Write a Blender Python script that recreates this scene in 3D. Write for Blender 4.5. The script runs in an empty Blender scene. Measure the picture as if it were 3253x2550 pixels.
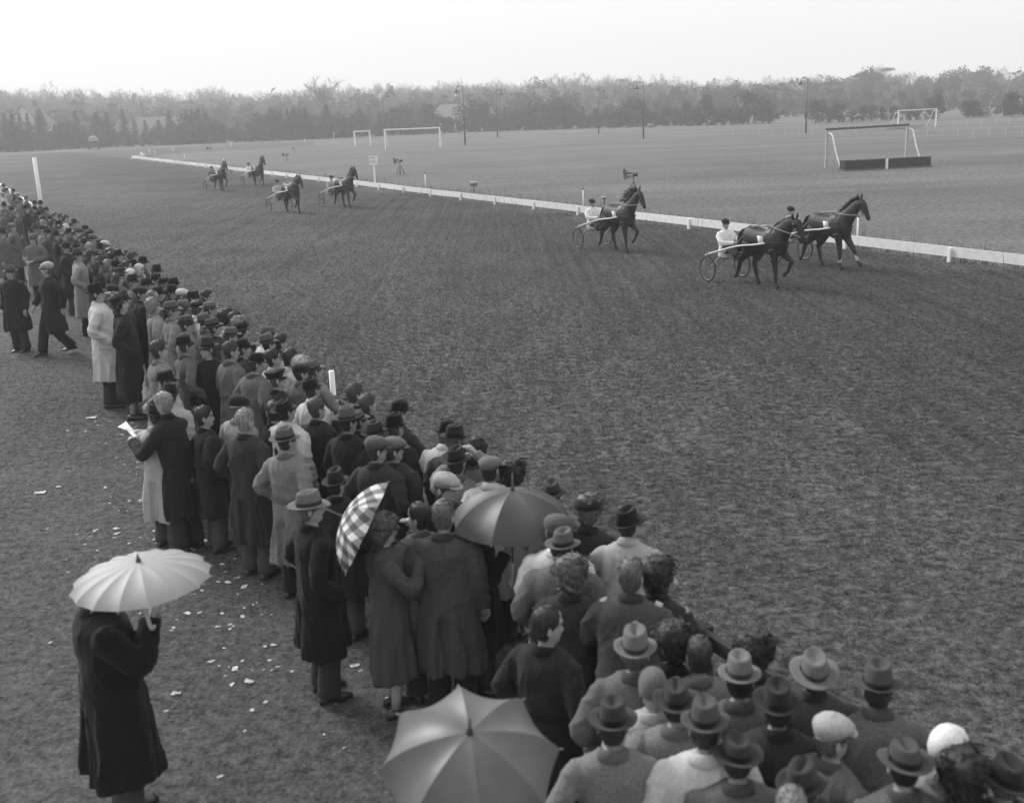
import bpy, bmesh, math, random
import numpy as np
from mathutils import Vector, Matrix, Euler
random.seed(7); np.random.seed(7)
scene = bpy.context.scene
C = scene.collection
PI = math.pi

# ------------------------------------------------------------------ camera
CAM_H = 4.6                       # a stand about one storey above the apron
FPX, PW, PH = 3500.0, 3253.0, 2550.0
PITCH = math.atan2(930, 3500); ROLL = math.radians(2.3)
cp, sp = math.cos(PITCH), math.sin(PITCH); cr, sr = math.cos(ROLL), math.sin(ROLL)
FWD = np.array([0, cp, -sp]); DOWN = np.array([0, -sp, -cp]); RGT = np.array([1.0, 0, 0])
cam_d = bpy.data.cameras.new('camera'); cam = bpy.data.objects.new('camera', cam_d); C.objects.link(cam)
r_ = RGT*cr + DOWN*sr; u_ = RGT*sr - DOWN*cr; b_ = -FWD
m4 = Matrix(((r_[0], u_[0], b_[0], 0), (r_[1], u_[1], b_[1], 0), (r_[2], u_[2], b_[2], CAM_H), (0, 0, 0, 1)))
cam.matrix_world = m4
cam_d.sensor_width = 36; cam_d.sensor_fit = 'HORIZONTAL'; cam_d.lens = 36*FPX/PW
cam_d.clip_start = 0.1; cam_d.clip_end = 3000
cam_d.dof.use_dof = True; cam_d.dof.focus_distance = 24; cam_d.dof.aperture_fstop = 2.0
scene.camera = cam

# ------------------------------------------------------------------ sky, sun, exposure (overcast)
SUN_EL, SUN_AZ = math.radians(36), math.radians(-46)      # azimuth clockwise from +Y
world = bpy.data.worlds.new('World'); scene.world = world; world.use_nodes = True
nt = world.node_tree; nt.nodes.clear()
sky = nt.nodes.new('ShaderNodeTexSky'); sky.sky_type = 'NISHITA'; sky.sun_disc = False
sky.sun_elevation = SUN_EL; sky.sun_rotation = SUN_AZ; sky.air_density = 1.0; sky.dust_density = 6.0
bw = nt.nodes.new('ShaderNodeRGBToBW'); mx = nt.nodes.new('ShaderNodeMix'); mx.data_type = 'FLOAT'
mx.inputs[0].default_value = 0.86; mx.inputs[3].default_value = 9.1   # an even cloud layer hides most of the clear sky
bg = nt.nodes.new('ShaderNodeBackground'); bg.inputs[1].default_value = 0.050
wo = nt.nodes.new('ShaderNodeOutputWorld')
nt.links.new(sky.outputs[0], bw.inputs[0]); nt.links.new(bw.outputs[0], mx.inputs[2])
nt.links.new(mx.outputs[0], bg.inputs[0]); nt.links.new(bg.outputs[0], wo.inputs[0])
sun_d = bpy.data.lights.new('sun', 'SUN'); sun_d.energy = 1.5; sun_d.angle = math.radians(24); sun_d.color = (1, 1, 1)
sun = bpy.data.objects.new('sun', sun_d); C.objects.link(sun)
sdir = Vector((math.sin(SUN_AZ)*math.cos(SUN_EL), math.cos(SUN_AZ)*math.cos(SUN_EL), math.sin(SUN_EL)))
sun.rotation_euler = sdir.to_track_quat('Z', 'Y').to_euler(); sun.location = (0, 0, 40)
vs = scene.view_settings; vs.view_transform = 'Standard'; vs.look = 'None'; vs.gamma = 1; vs.use_curve_mapping = False
vs.exposure = 1.32
scene.cycles.max_bounces = 5; scene.cycles.volume_bounces = 0

# ------------------------------------------------------------------ measuring helpers
def ray(x, y):
    u, v = x-PW/2, y-PH/2
    return RGT*(u*cr - v*sr) + DOWN*(u*sr + v*cr) + FWD*FPX
def gp(x, y, z=0.0):
    "where the sight line through a photo point meets the level z"
    d = ray(x, y); t = (z-CAM_H)/d[2]
    return Vector((d[0]*t, d[1]*t, z))
def at_depth(x, D, yy=420):
    d = ray(x, yy); return Vector((d[0]*D/d[1], D, 0))
def top_height(x, y, D):
    d = ray(x, y); return CAM_H + d[2]*D/d[1]

# ------------------------------------------------------------------ mesh helpers
class MB:
    def __init__(s): s.v = []; s.f = []; s.m = []; s.n = 0; s.uv = None
    def add(s, v, f, mi=0):
        s.v.append(np.asarray(v, float).reshape(-1, 3)); n = s.n
        s.f += [tuple(i+n for i in q) for q in f]; s.m += [mi]*len(f); s.n += len(s.v[-1]); return n
    def loft(s, rings, cap0=True, cap1=True, mi=0, closed=True):
        k = len(rings[0]); R = np.asarray(rings, float).reshape(-1, 3); f = []
        kk = k if closed else k-1
        for i in range(len(rings)-1):
            for j in range(kk):
                a, b = i*k+j, i*k+(j+1) % k
                f.append((a, b, b+k, a+k))
        if cap0: f.append(tuple(range(k-1, -1, -1)))
        if cap1: f.append(tuple(range((len(rings)-1)*k, len(rings)*k)))
        return s.add(R, f, mi)
    def tube(s, pts, rad, seg=8, mi=0, flat=None, cap=True):
        "tapered tube along pts; flat = (axis, factor) squashes across an axis"
        P = np.asarray(pts, float); n = len(P)
        rad = np.broadcast_to(np.asarray(rad, float), (n,)) if np.ndim(rad) < 2 else rad
        T = np.gradient(P, axis=0); T /= np.linalg.norm(T, axis=1)[:, None]+1e-9
        ref = np.array([1.0, 0, 0]) if abs(T[0][0]) < .85 else np.array([0, 1.0, 0])
        rings = []; a = np.linspace(0, 2*PI, seg, endpoint=False)
        u = ref
        for i in range(n):
            u = u - T[i]*(u@T[i]); u = u/(np.linalg.norm(u)+1e-9); w = np.cross(T[i], u)
            if np.ndim(rad) == 2: ra, rb = rad[i]
            else: ra = rb = rad[i]
            rings.append(P[i]+np.cos(a)[:, None]*u*ra+np.sin(a)[:, None]*w*rb)
        return s.loft(rings, cap, cap, mi)
    def box(s, c, size, rot=None, mi=0):
        v = np.array([(x, y, z) for z in (-.5, .5) for y in (-.5, .5) for x in (-.5, .5)])*np.asarray(size, float)
        if rot is not None: v = v@np.array(Euler(rot).to_matrix()).T
        s.add(v+np.asarray(c, float), [(0, 2, 3, 1), (4, 5, 7, 6), (0, 1, 5, 4), (2, 6, 7, 3), (0, 4, 6, 2), (1, 3, 7, 5)], mi)
    def bar(s, a, b, w, h=None, mi=0):
        a = np.asarray(a, float); b = np.asarray(b, float); h = h or w
        t = b-a; L = np.linalg.norm(t); t /= L
        up = np.array([0, 0, 1.0]) if abs(t[2]) < .9 else np.array([0, 1.0, 0])
        x = np.cross(t, up); x /= np.linalg.norm(x); y = np.cross(x, t)
        v = [p+x*i*w/2+y*j*h/2 for p in (a, b) for i, j in ((-1, -1), (1, -1), (1, 1), (-1, 1))]
        s.add(v, [(3, 2, 1, 0), (4, 5, 6, 7), (0, 1, 5, 4), (1, 2, 6, 5), (2, 3, 7, 6), (3, 0, 4, 7)], mi)
    def mesh(s, name, mats, smooth=True):
        me = bpy.data.meshes.new(name)
        V = np.concatenate(s.v) if s.v else np.zeros((0, 3))
        me.from_pydata(V.tolist(), [], s.f)
        for m in mats: me.materials.append(m)
        if len(mats) > 1: me.polygons.foreach_set('material_index', s.m)
        if smooth: me.polygons.foreach_set('use_smooth', [True]*len(s.f))
        return me
    def build(s, name, mats, parent=None, smooth=True):
        if not isinstance(mats, (list, tuple)): mats = [mats]
        return link(name, s.mesh(name, mats, smooth), parent)

def link(name, data, parent=None, mat=None):
    o = bpy.data.objects.new(name, data); C.objects.link(o)
    if parent: o.parent = parent
    if mat is not None and data is not None and len(data.materials):
        o.material_slots[0].link = 'OBJECT'; o.material_slots[0].material = mat
    return o
def tag(o, label=None, cat=None, group=None, kind=None):
    if label: o['label'] = label
    if cat: o['category'] = cat
    if group: o['group'] = group
    if kind: o['kind'] = kind
    return o
def thing(name, loc, rz=0.0, label=None, cat=None, group=None, sc=1.0):
    o = bpy.data.objects.new(name, None); C.objects.link(o); o.empty_display_size = .2
    o.location = loc; o.rotation_euler = (0, 0, rz); o.scale = (sc, sc, sc)
    return tag(o, label, cat, group)
def remesh(me, voxel, smooth=3, fac=.5):
    o = bpy.data.objects.new('tmp', me); C.objects.link(o)
    r = o.modifiers.new('r', 'REMESH'); r.mode = 'VOXEL'; r.voxel_size = voxel; r.use_smooth_shade = True
    if smooth:
        q = o.modifiers.new('s', 'SMOOTH'); q.iterations = smooth; q.factor = fac
    dg = bpy.context.evaluated_depsgraph_get()
    out = bpy.data.meshes.new_from_object(o.evaluated_get(dg))
    bpy.data.objects.remove(o); mats = list(me.materials); bpy.data.meshes.remove(me)
    out.materials.clear()
    for m in mats[:1]: out.materials.append(m)
    return out
def spline(P, n):
    "Catmull-Rom resample of an array of rows"
    P = np.asarray(P, float); Q = np.vstack([2*P[0]-P[1], P, 2*P[-1]-P[-2]]); out = []
    for t in np.linspace(0, len(P)-1-1e-6, n):
        i = int(t); u = t-i; a, b, c, d = Q[i:i+4]
        out.append(.5*((2*b)+(-a+c)*u+(2*a-5*b+4*c-d)*u*u+(-a+3*b-3*c+d)*u**3))
    return np.array(out)
def smoothstep(a, b, x):
    t = np.clip((x-a)/(b-a), 0, 1); return t*t*(3-2*t)

# ------------------------------------------------------------------ materials (the photograph is black and white: all greys)
MATS = {}
def mat(name, base, rough=.85, var=.0, vscale=8., bump=.0, bscale=60., spec=.25, sheen=0.0, metal=0.0, coord='Object', trans=0.0, stretch=None):
    if name in MATS: return MATS[name]
    m = bpy.data.materials.new(name); m.use_nodes = True; t = m.node_tree; n = t.nodes; l = t.links
    p = n['Principled BSDF']; p.inputs['Roughness'].default_value = rough
    p.inputs['Specular IOR Level'].default_value = spec; p.inputs['Metallic'].default_value = metal
    if sheen: p.inputs['Sheen Weight'].default_value = sheen; p.inputs['Sheen Roughness'].default_value = .5
    p.inputs['Base Color'].default_value = (base, base, base, 1)
    tc = n.new('ShaderNodeTexCoord'); src = tc.outputs[coord]
    if stretch:
        mp = n.new('ShaderNodeMapping'); mp.inputs['Scale'].default_value = stretch; l.new(src, mp.inputs[0]); src = mp.outputs[0]
    if var:
        nz = n.new('ShaderNodeTexNoise'); nz.inputs['Scale'].default_value = vscale; nz.inputs['Detail'].default_value = 5
        l.new(src, nz.inputs['Vector'])
        mr = n.new('ShaderNodeMapRange'); mr.inputs[1].default_value = .25; mr.inputs[2].default_value = .75
        mr.inputs[3].default_value = base*(1-var); mr.inputs[4].default_value = base*(1+var)
        l.new(nz.outputs[0], mr.inputs[0]); l.new(mr.outputs[0], p.inputs['Base Color'])
    if bump:
        nb = n.new('ShaderNodeTexNoise'); nb.inputs['Scale'].default_value = bscale; nb.inputs['Detail'].default_value = 4
        l.new(src, nb.inputs['Vector'])
        bp = n.new('ShaderNodeBump'); bp.inputs['Strength'].default_value = bump; bp.inputs['Distance'].default_value = .01
        l.new(nb.outputs[0], bp.inputs['Height']); l.new(bp.outputs[0], p.inputs['Normal'])
    if trans:
        tr = n.new('ShaderNodeBsdfTranslucent'); tr.inputs[0].default_value = (base, base, base, 1)
        ms = n.new('ShaderNodeMixShader'); ms.inputs[0].default_value = trans
        l.new(p.outputs[0], ms.inputs[1]); l.new(tr.outputs[0], ms.inputs[2]); l.new(ms.outputs[0], n['Material Output'].inputs[0])
    MATS[name] = m; return m
TONE = [.010, .018, .032, .060, .11, .17, .25, .36, .50, .68]
def cloth(t): return mat('wool_%d' % t, TONE[t], .95, .34 if t < 7 else .16, 75., .7, 110., .12, sheen=.06)
def felt(t): return mat('felt_%d' % t, TONE[t]*(.50 if t < 7 else .9), .9, .25, 60., .35, 220., .15, sheen=.1)
def hairm(t): return mat('hair_%d' % t, TONE[t]*.85, .5, .75, 10., 1.0, 12., .45, stretch=(8, 8, 1.2))
SKIN = mat('skin', .30, .6, .12, 14., .1, 90., .35)
SKIND = mat('brow_socket_shade', .05, .6); LIP = mat('lip', .16, .55)
WHITE = mat('white_paint', .84, .6, .10, 6., .15, 40., .3)
LEATHER = mat('shoe_leather', .02, .35, .2, 12., .1, 60., .5)
PAPER = mat('paper', .78, .8, .08, 20., .3, 40.)
STEEL = mat('grey_metal', .18, .45, .2, 8., .1, 30., .5, metal=.4)
DARKM = mat('dark_metal', .05, .45, .2, 8., .1, 30., .5)
WOOD = mat('pale_wood', .42, .6, .2, 9., .2, 40.)
RUBBER = mat('black_rubber', .02, .7, .3, 12., .2, 60.)
GLASS = mat('dark_glass', .02, .1, spec=.6)
# ------------------------------------------------------------------ ground
def ground_mat(name, lo, hi, streak=0.0, bands=0.0, lane=None, worn=0.0, bump=.6, fine=14., mids=5.5, midw=.9):
    m = bpy.data.materials.new(name); m.use_nodes = True; t = m.node_tree; n = t.nodes; l = t.links
    p = n['Principled BSDF']; p.inputs['Roughness'].default_value = .95; p.inputs['Specular IOR Level'].default_value = .1
    tc = n.new('ShaderNodeTexCoord')
    def noise(scale, detail, rough=.6, mp=None):
        z = n.new('ShaderNodeTexNoise'); z.inputs['Scale'].default_value = scale; z.inputs['Detail'].default_value = detail
        z.inputs['Roughness'].default_value = rough
        if mp is not None:
            q = n.new('ShaderNodeMapping'); q.inputs['Rotation'].default_value = (0, 0, mp[0]); q.inputs['Scale'].default_value = mp[1]
            l.new(tc.outputs['Object'], q.inputs[0]); l.new(q.outputs[0], z.inputs[0])
        else: l.new(tc.outputs['Object'], z.inputs[0])
        return z.outputs[0]
    def mrange(s, a, b, c, d):
        q = n.new('ShaderNodeMapRange'); q.inputs[1].default_value = a; q.inputs[2].default_value = b
        q.inputs[3].default_value = c; q.inputs[4].default_value = d; l.new(s, q.inputs[0]); return q.outputs[0]
    def math_(op, a, b):
        q = n.new('ShaderNodeMath'); q.operation = op
        for i, s in enumerate((a, b)):
            if isinstance(s, (int, float)): q.inputs[i].default_value = s
            else: l.new(s, q.inputs[i])
        return q.outputs[0]
    big = noise(.09, 4); mid = noise(mids, 4, .6); pat = noise(.6, 5, .6); fin = noise(fine, 5, .7); tiny = noise(fine*6, 3, .6)
    s = math_('ADD', math_('ADD', math_('MULTIPLY', big, .30), math_('MULTIPLY', pat, .15)), math_('MULTIPLY', mid, midw))  # mid contrast also paints the shade between grass tufts into the colour
    s = math_('ADD', s, math_('MULTIPLY', fin, .75)); s = math_('ADD', s, math_('MULTIPLY', tiny, .3))
    v = mrange(s, .57+.5*midw, .95+.5*midw, lo, hi)
    if streak:      # hoof-worn bands of sand running along the course
        st = noise(1.0, 5, .6, (math.radians(-27.2), (2.6, .10, 1)))
        st2 = noise(.35, 3, .5)
        k = math_('MULTIPLY', mrange(st, .55, .75, 0, 1), mrange(st2, .40, .60, 0, 1))
        v = math_('ADD', v, math_('MULTIPLY', k, streak))
        st3 = noise(1.0, 4, .6, (math.radians(-27.2), (1.5, .05, 1))); st4 = noise(.22, 3, .5)
        v = math_('MULTIPLY', v, mrange(math_('MULTIPLY', mrange(st3, .48, .68, 0, 1), mrange(st4, .42, .62, 0, 1)), 0, 1, 1, .58))
    if lane:        # the lane beside the inner rail, churned dark by hooves and wheels
        dt = n.new('ShaderNodeVectorMath'); dt.operation = 'DOT_PRODUCT'; dt.inputs[1].default_value = (lane[0], lane[1], 0); l.new(tc.outputs['Object'], dt.inputs[0])
        wob = mrange(noise(.25, 4, .6), .3, .7, -2.2, 2.2); u = math_('ADD', math_('SUBTRACT', dt.outputs['Value'], lane[2]), wob)
        inn = math_('MULTIPLY', mrange(u, -13, -6, 0, 1), mrange(u, -1.2, .2, 1, 0))
        rut = mrange(noise(1.0, 3, .6, (math.radians(-27.2), (5.0, .06, 1))), .40, .62, .72, 1.12)
        v = math_('MULTIPLY', v, mrange(inn, 0, 1, 1, .72)); v = math_('MULTIPLY', v, math_('ADD', math_('MULTIPLY', math_('SUBTRACT', rut, 1), mrange(inn, 0, 1, .25, 1)), 1))
    if bands:
        bd = noise(1.0, 5, .65, (.12, (.012, .11, 1))); v = math_('MULTIPLY', v, mrange(bd, .35, .65, 1-bands, 1+bands))
    if worn:
        w = noise(.5, 6, .7); v = math_('ADD', v, mrange(w, .5, .75, 0, worn))
    cb = n.new('ShaderNodeCombineColor'); [l.new(v, cb.inputs[i]) for i in range(3)]
    l.new(cb.outputs[0], p.inputs['Base Color'])
    hsum = math_('ADD', math_('MULTIPLY', mid, .7), math_('MULTIPLY', fin, .5)); hsum = math_('ADD', hsum, math_('MULTIPLY', tiny, .25))
    bp = n.new('ShaderNodeBump'); bp.inputs['Strength'].default_value = bump; bp.inputs['Distance'].default_value = .22
    l.new(hsum, bp.inputs['Height']); l.new(bp.outputs[0], p.inputs['Normal'])
    return m
def sheet(name, pts, z, m):
    mb = MB(); mb.add([(x, y, z) for x, y in pts], [tuple(range(len(pts)))]); o = mb.build(name, m, smooth=False)
    return tag(o, kind='structure')
M_FIELD = ground_mat('infield_turf', .085, .225, bands=.16, mids=4.0, bump=.9, fine=7.)
TD = Vector((.4545, -.8907, 0)).normalized(); TN = Vector((.8907, .4545, 0)).normalized(); IR0 = gp(2097, 716)
M_TRACK = ground_mat('course_turf', lane=(TN.x, TN.y, IR0.dot(TN)), lo=.034, hi=.225, streak=.07, bump=1.0, fine=12., mids=7.)
M_APRON = ground_mat('trodden_turf', .045, .245, worn=.05, bump=.8, fine=30., mids=9., midw=.62)
sheet('ground', [(-420, -60), (420, -60), (420, 640), (-420, 640)], 0, M_FIELD)

# the course: between the inner rail and the outer rail, then the far bend
TD = Vector((.4545, -.8907, 0)).normalized()          # running direction of the horses
TN = Vector((.8907, .4545, 0)).normalized()           # across the course, away from the crowd
IR0 = gp(2097, 716)                                   # a point at the foot of the inner rail
def inner(s): return IR0 - TD*s                        # s grows away from the camera
_q = gp(1262, 1270, 1.84); OR0 = Vector((_q.x, _q.y, 0)) + TN*.55                   # a point at the foot of the outer rail
def outer(s): return OR0 - TD*s
bend = [gp(520, 490), gp(456, 503)]
far = [gp(0, 520), gp(0, 497), gp(600, 466), gp(1100, 446)]
trk = [inner(-45), inner(130), gp(470, 497), gp(600, 482), gp(1000, 463), gp(1000, 449), gp(0, 493), (-140, 200), outer(120), outer(-30)]
sheet('course', [(p[0], p[1]) for p in trk], .004, M_TRACK)
aprn = [outer(-30), outer(120), (-150, 130), (-60, -30)]
sheet('apron', [(p[0], p[1]) for p in aprn], .008, M_APRON)

# short turf standing on the course and the apron, thinning out with distance
def turf():
    rg = np.random.RandomState(5); N = 620000
    ang = rg.uniform(math.radians(-32), math.radians(34), N); d = 4.5*(95/4.5)**(rg.rand(N)**.9)
    x, y = np.sin(ang)*d, np.cos(ang)*d
    cl = np.sin(x*9.1+1.7*np.sin(y*7.3))*np.sin(y*8.4+1.9*np.sin(x*6.1))+.8*np.sin(x*17.3+2*np.sin(y*13.1))*np.sin(y*15.1+2*np.sin(x*11.7))
    ix = (x-IR0.x)*TN.x+(y-IR0.y)*TN.y
    ox = (x-OR0.x)*TN.x+(y-OR0.y)*TN.y
    keep = (cl+rg.normal(0, .6, N) > -.15) & (rg.rand(N) < smoothstep(95, 45, d)) & (rg.rand(N) < smoothstep(3, -1, ix))
    keep &= (ox > 0) | (rg.rand(N) < .85)
    x, y, d, ox = x[keep], y[keep], d[keep], ox[keep]; n = len(x)
    h = rg.uniform(.018, .048, n)*np.where(ox < 0, .6, 1)*np.clip(d/16, .6, 1.25); w = rg.uniform(.007, .017, n)*np.clip(d/12, .55, 1.7); a = rg.uniform(0, PI, n)
    lx, ly = rg.normal(0, .035, n)*np.clip(d/14, .6, 1.3), rg.normal(0, .035, n)*np.clip(d/14, .6, 1.3)
    V = np.empty((n, 3, 3)); V[:, 0] = np.stack([x-np.cos(a)*w, y-np.sin(a)*w, np.zeros(n)], 1); V[:, 1] = np.stack([x+np.cos(a)*w, y+np.sin(a)*w, np.zeros(n)], 1); V[:, 2] = np.stack([x+lx, y+ly, h], 1)
    me = bpy.data.meshes.new('turf'); me.vertices.add(3*n); me.vertices.foreach_set('co', V.ravel()); me.loops.add(3*n); me.loops.foreach_set('vertex_index', np.arange(3*n))
    me.polygons.add(n); me.polygons.foreach_set('loop_start', np.arange(0, 3*n, 3)); me.polygons.foreach_set('loop_total', np.full(n, 3)); me.update(calc_edges=True)
    me.materials.append(mat('grass_blade', .105, .8, .5, 1.8, spec=.2, trans=.35)); tag(link('turf', me), 'short trodden grass covering the course and the apron', 'grass', kind='stuff')
turf()
# ------------------------------------------------------------------ people
CHIN = 1.505
# z above chin, half width, front, back
HEADT = np.array([(.243, .012, .012, -.02), (.238, .034, .04, -.055), (.225, .053, .068, -.085), (.205, .066, .085, -.103), (.18, .074, .095, -.113),
 (.158, .077, .099, -.116), (.143, .077, .1005, -.115), (.131, .076, .098, -.112), (.117, .074, .094, -.107), (.103, .073, .093, -.10), (.088, .072, .093, -.093),
 (.072, .070, .093, -.086), (.058, .068, .092, -.079), (.046, .065, .093, -.073), (.037, .062, .0925, -.070), (.024, .056, .090, -.066), (.010, .048, .089, -.062),
 (-.004, .042, .078, -.060), (-.014, .046, .052, -.061), (-.035, .052, .046, -.063), (-.065, .056, .044, -.066), (-.09, .068, .048, -.07),
 (-.115, .11, .062, -.082), (-.15, .165, .08, -.095), (-.22, .19, .1, -.1), (-.38, .165, .115, -.1), (-.52, .15, .105, -.09), (-.66, .165, .105, -.11), (-.76, .15, .09, -.1), (-.80, .08, .05, -.06)])
HEADT[:19, 1:] *= .91; HEADT[:19, 0] *= .97
NS = 28
TH = np.linspace(0, 2*PI, NS, endpoint=False)       # 0 = forward (+Y), pi/2 = +X
def head_ring(row, off=0.0):
    z, w, f, b = row; s, c = np.sin(TH), np.cos(TH)
    x = (w+off)*np.sign(s)*np.abs(s)**.9
    y = np.where(c > 0, (f+off)*np.abs(c)**.92, (b-off)*np.abs(c)**.92)
    return np.stack([x, y, np.full(NS, z)], 1)
def head_pts(off=0.0):
    R = np.array([head_ring(r, off) for r in HEADT])
    nose = {.117: .004, .103: .012, .088: .020, .072: .028, .058: .014}
    for i, r in enumerate(HEADT):
        z = round(r[0]/.97, 3) if i < 19 else 9
        if z in nose: R[i, 0, 1] += nose[z]; R[i, 1, 1] += nose[z]*.35; R[i, -1, 1] += nose[z]*.35
        if z in (.117, .131):
            for j in (2, 3, NS-2, NS-3): R[i, j, 1] -= .009
        if z in (.143,):
            for j in (1, 2, NS-1, NS-2): R[i, j, 1] += .005
        if z == .037:
            for j in (0, 1, NS-1): R[i, j, 1] -= .004
        if z in (.010, .024):
            R[i, 0, 1] += .006
    return R
HR = head_pts()
def rot(P, pitch, yaw):
    "tip forward by pitch (about x), then turn clockwise by yaw"
    M = Matrix.Rotation(-yaw, 3, 'Z') @ Matrix.Rotation(-pitch, 3, 'X')
    return P @ np.array(M).T
SHO = np.array([.178, -.008, CHIN-.135])
HIP = np.array([0, 0, .93])
def lean_pts(P, lean): return rot(P-HIP, lean, 0)+HIP if lean else P

def P_(el, wr, el2=None, wr2=None, lean=0.0, legs='stand', hide=False, dz=0.0, kn=None, an=None):
    m = lambda q: np.array((-q[0], q[1], q[2]))
    return dict(elR=np.array(el), wrR=np.array(wr), elL=m(el2 or el), wrL=m(wr2 or wr), lean=lean, legs=legs, hide=hide, dz=dz, kn=kn, an=an)
POSES = {
 'sides': P_((.265, -.04, 1.13), (.262, .05, .88)),
 'pock': P_((.315, -.09, 1.13), (.225, .10, .96), hide=True),
 'front': P_((.28, .03, 1.14), (.08, .27, 1.10)),
 'behind': P_((.305, -.10, 1.14), (.06, -.20, .99)),
 'mixed': P_((.265, -.04, 1.13), (.262, .05, .88), (.315, -.09, 1.13), (.225, .10, .96)),
 'rail': P_((.30, .20, 1.10), (.22, .46, 1.06), lean=.22),
 'railb': P_((.32, .26, 1.04), (.12, .50, 1.06), lean=.34),
 'binoc': P_((.30, .20, 1.40), (.055, .20, 1.58)),
 'shade': P_((.33, .16, 1.46), (.10, .16, 1.66), (.30, .20, 1.40), (.055, .20, 1.58)),
 'umb': P_((.27, .16, 1.17), (.10, .27, 1.37), (.265, -.04, 1.13), (.262, .05, .88)),
 'umbl': P_((.30, .10, 1.17), (.17, .30, 1.30), (.28, .03, 1.14), (.08, .27, 1.10)),
 'read': P_((.27, .30, 1.16), (.16, .55, 1.22), (.28, .22, 1.12), (.08, .50, 1.19), lean=.2),
 'walk': P_((.29, .08, 1.13), (.26, .22, .94), (.28, -.14, 1.15), (.26, -.10, .90), legs='walk'),
 'face': P_((.27, .18, 1.18), (.05, .20, 1.46), (.315, -.09, 1.13), (.225, .10, .96)),
 'drive': P_((.27, .14, 1.16), (.09, .42, 1.16), lean=-.10, legs='seat', dz=-.20),
 'drivef': P_((.27, .22, 1.12), (.09, .52, 1.10), lean=.25, legs='seat', dz=-.20),
}
LEGS = {'stand': [((.095, .02, .50), (.105, -.02, .09)), ((-.095, .02, .50), (-.12, .0, .09))],
 'walk': [((.09, .16, .52), (.09, .26, .10)), ((-.09, .02, .50), (-.09, -.24, .15))],
 'seat': [((.20, .42, .82), (.30, .80, .70)), ((-.20, .42, .82), (-.30, .80, .70))]}
def head_frame(pose):
    "pivot of the head after leaning"
    p = lean_pts(np.array([[0, 0, CHIN-.06]]), pose['lean'])[0]; p[2] += pose['dz']; return p
def add_hand(mb, wr, d, mi=0):
    d = d/np.linalg.norm(d); up = np.array([0, 0, 1.0]) if abs(d[2]) < .8 else np.array([0, 1.0, 0])
    s = np.cross(d, up); s /= np.linalg.norm(s); nrm = np.cross(s, d)
    mb.tube([wr-d*.03, wr+d*.02, wr+d*.06, wr+d*.095], np.array([(.026, .02), (.03, .019), (.041, .017), (.038, .014)]) if False else [.027, .027, .034, .030], 8, mi)
    for k, (o, L) in enumerate(((-.027, .060), (-.009, .072), (.009, .068), (.027, .052))):
        b = wr+d*.085+s*o; q = b+d*L*.5-nrm*L*.18; e = q+d*L*.25-nrm*L*.42
        mb.tube([b, q, e], [.0105, .0095, .0075], 5, mi)
    b = wr+d*.03+s*.028; mb.tube([b, b+d*.03+s*.022-nrm*.012, b+d*.062+s*.02-nrm*.03], [.013, .011, .008], 5, mi)
def body_mesh(pose, hyaw, hpitch, hatted=False):
    mb = MB(); A = HR.copy()
    if hatted:      # hair and scalp pressed flat under the hat
        k_ = 1-.20*smoothstep(.112, .150, A[:, :, 2]); A[:, :, 0] *= k_; A[:, :, 1] *= k_; A[:, :, 2] = np.where(A[:, :, 2] > .14, .14+(A[:, :, 2]-.14)*.3, A[:, :, 2])
    A[:, :, 2] += CHIN
    R, k, _ = A.shape; P = A.reshape(-1, 3)
    w = smoothstep(CHIN-.095, CHIN-.02, P[:, 2])[:, None]
    piv0 = np.array([0, 0, CHIN-.06])
    tor = lean_pts(P, pose['lean'])+np.array([0, 0, pose['dz']])
    hd = rot(P-piv0, hpitch, hyaw)+head_frame(pose)
    P = tor*(1-w)+hd*w
    n0 = mb.loft(P.reshape(R, k, 3))
    # face colours: eyes with socket shade painted in, brows, lips
    z = HEADT[:, 0]/.97
    for i in range(R-1):
        zm = (z[i]+z[i+1])/2
        for j in range(k):
            jj = min(j, k-1-j)
            if .117 <= zm <= .131 and jj in (1, 2): mb.m[i*k+j] = 1
            elif .131 < zm < .145 and jj in (1, 2): mb.m[i*k+j] = 1
            elif .037 <= zm <= .046 and jj in (0,): mb.m[i*k+j] = 2
    for sgn in (-1, 1):       # ears
        c = np.array([sgn*.070, -.012, CHIN+.095]); E = []
        for t in np.linspace(0, 2*PI, 8, endpoint=False):
            E.append([[0, .015*math.cos(t), .027*math.sin(t)]])
        E = np.array(E)[:, 0]
        r = [E*1.0, E*1.12+[sgn*.012, -.005, 0], E*.6+[sgn*.009, -.003, 0]]
        rr = [rot(q+c-piv0, hpitch, hyaw)+head_frame(pose) for q in r]
        mb.loft(rr, False, True)
    for side in 'RL':
        sg = 1 if side == 'R' else -1
        sh = lean_pts((SHO*[sg, 1, 1])[None], pose['lean'])[0]+[0, 0, pose['dz']]
        el = pose['el'+side]+[0, 0, pose['dz']]; wr = pose['wr'+side]+[0, 0, pose['dz']]
        mb.tube(spline([sh, el, wr], 7), np.linspace(.052, .028, 7), 8)
        if not pose['hide']: add_hand(mb, wr, wr-el+np.array([0, 0, -.05 if wr[2] > 1.0 else 0]))
    for sg, (kn, an) in zip((1, -1), LEGS[pose['legs']]):
        hp = np.array([sg*.09, 0, .90])+[0, 0, pose['dz']]
        mb.tube(spline([hp, kn, an], 8), [.09, .085, .072, .06, .056, .054, .046, .038], 8)
    return mb.mesh('body', [SKIN, SKIND, LIP])

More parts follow.
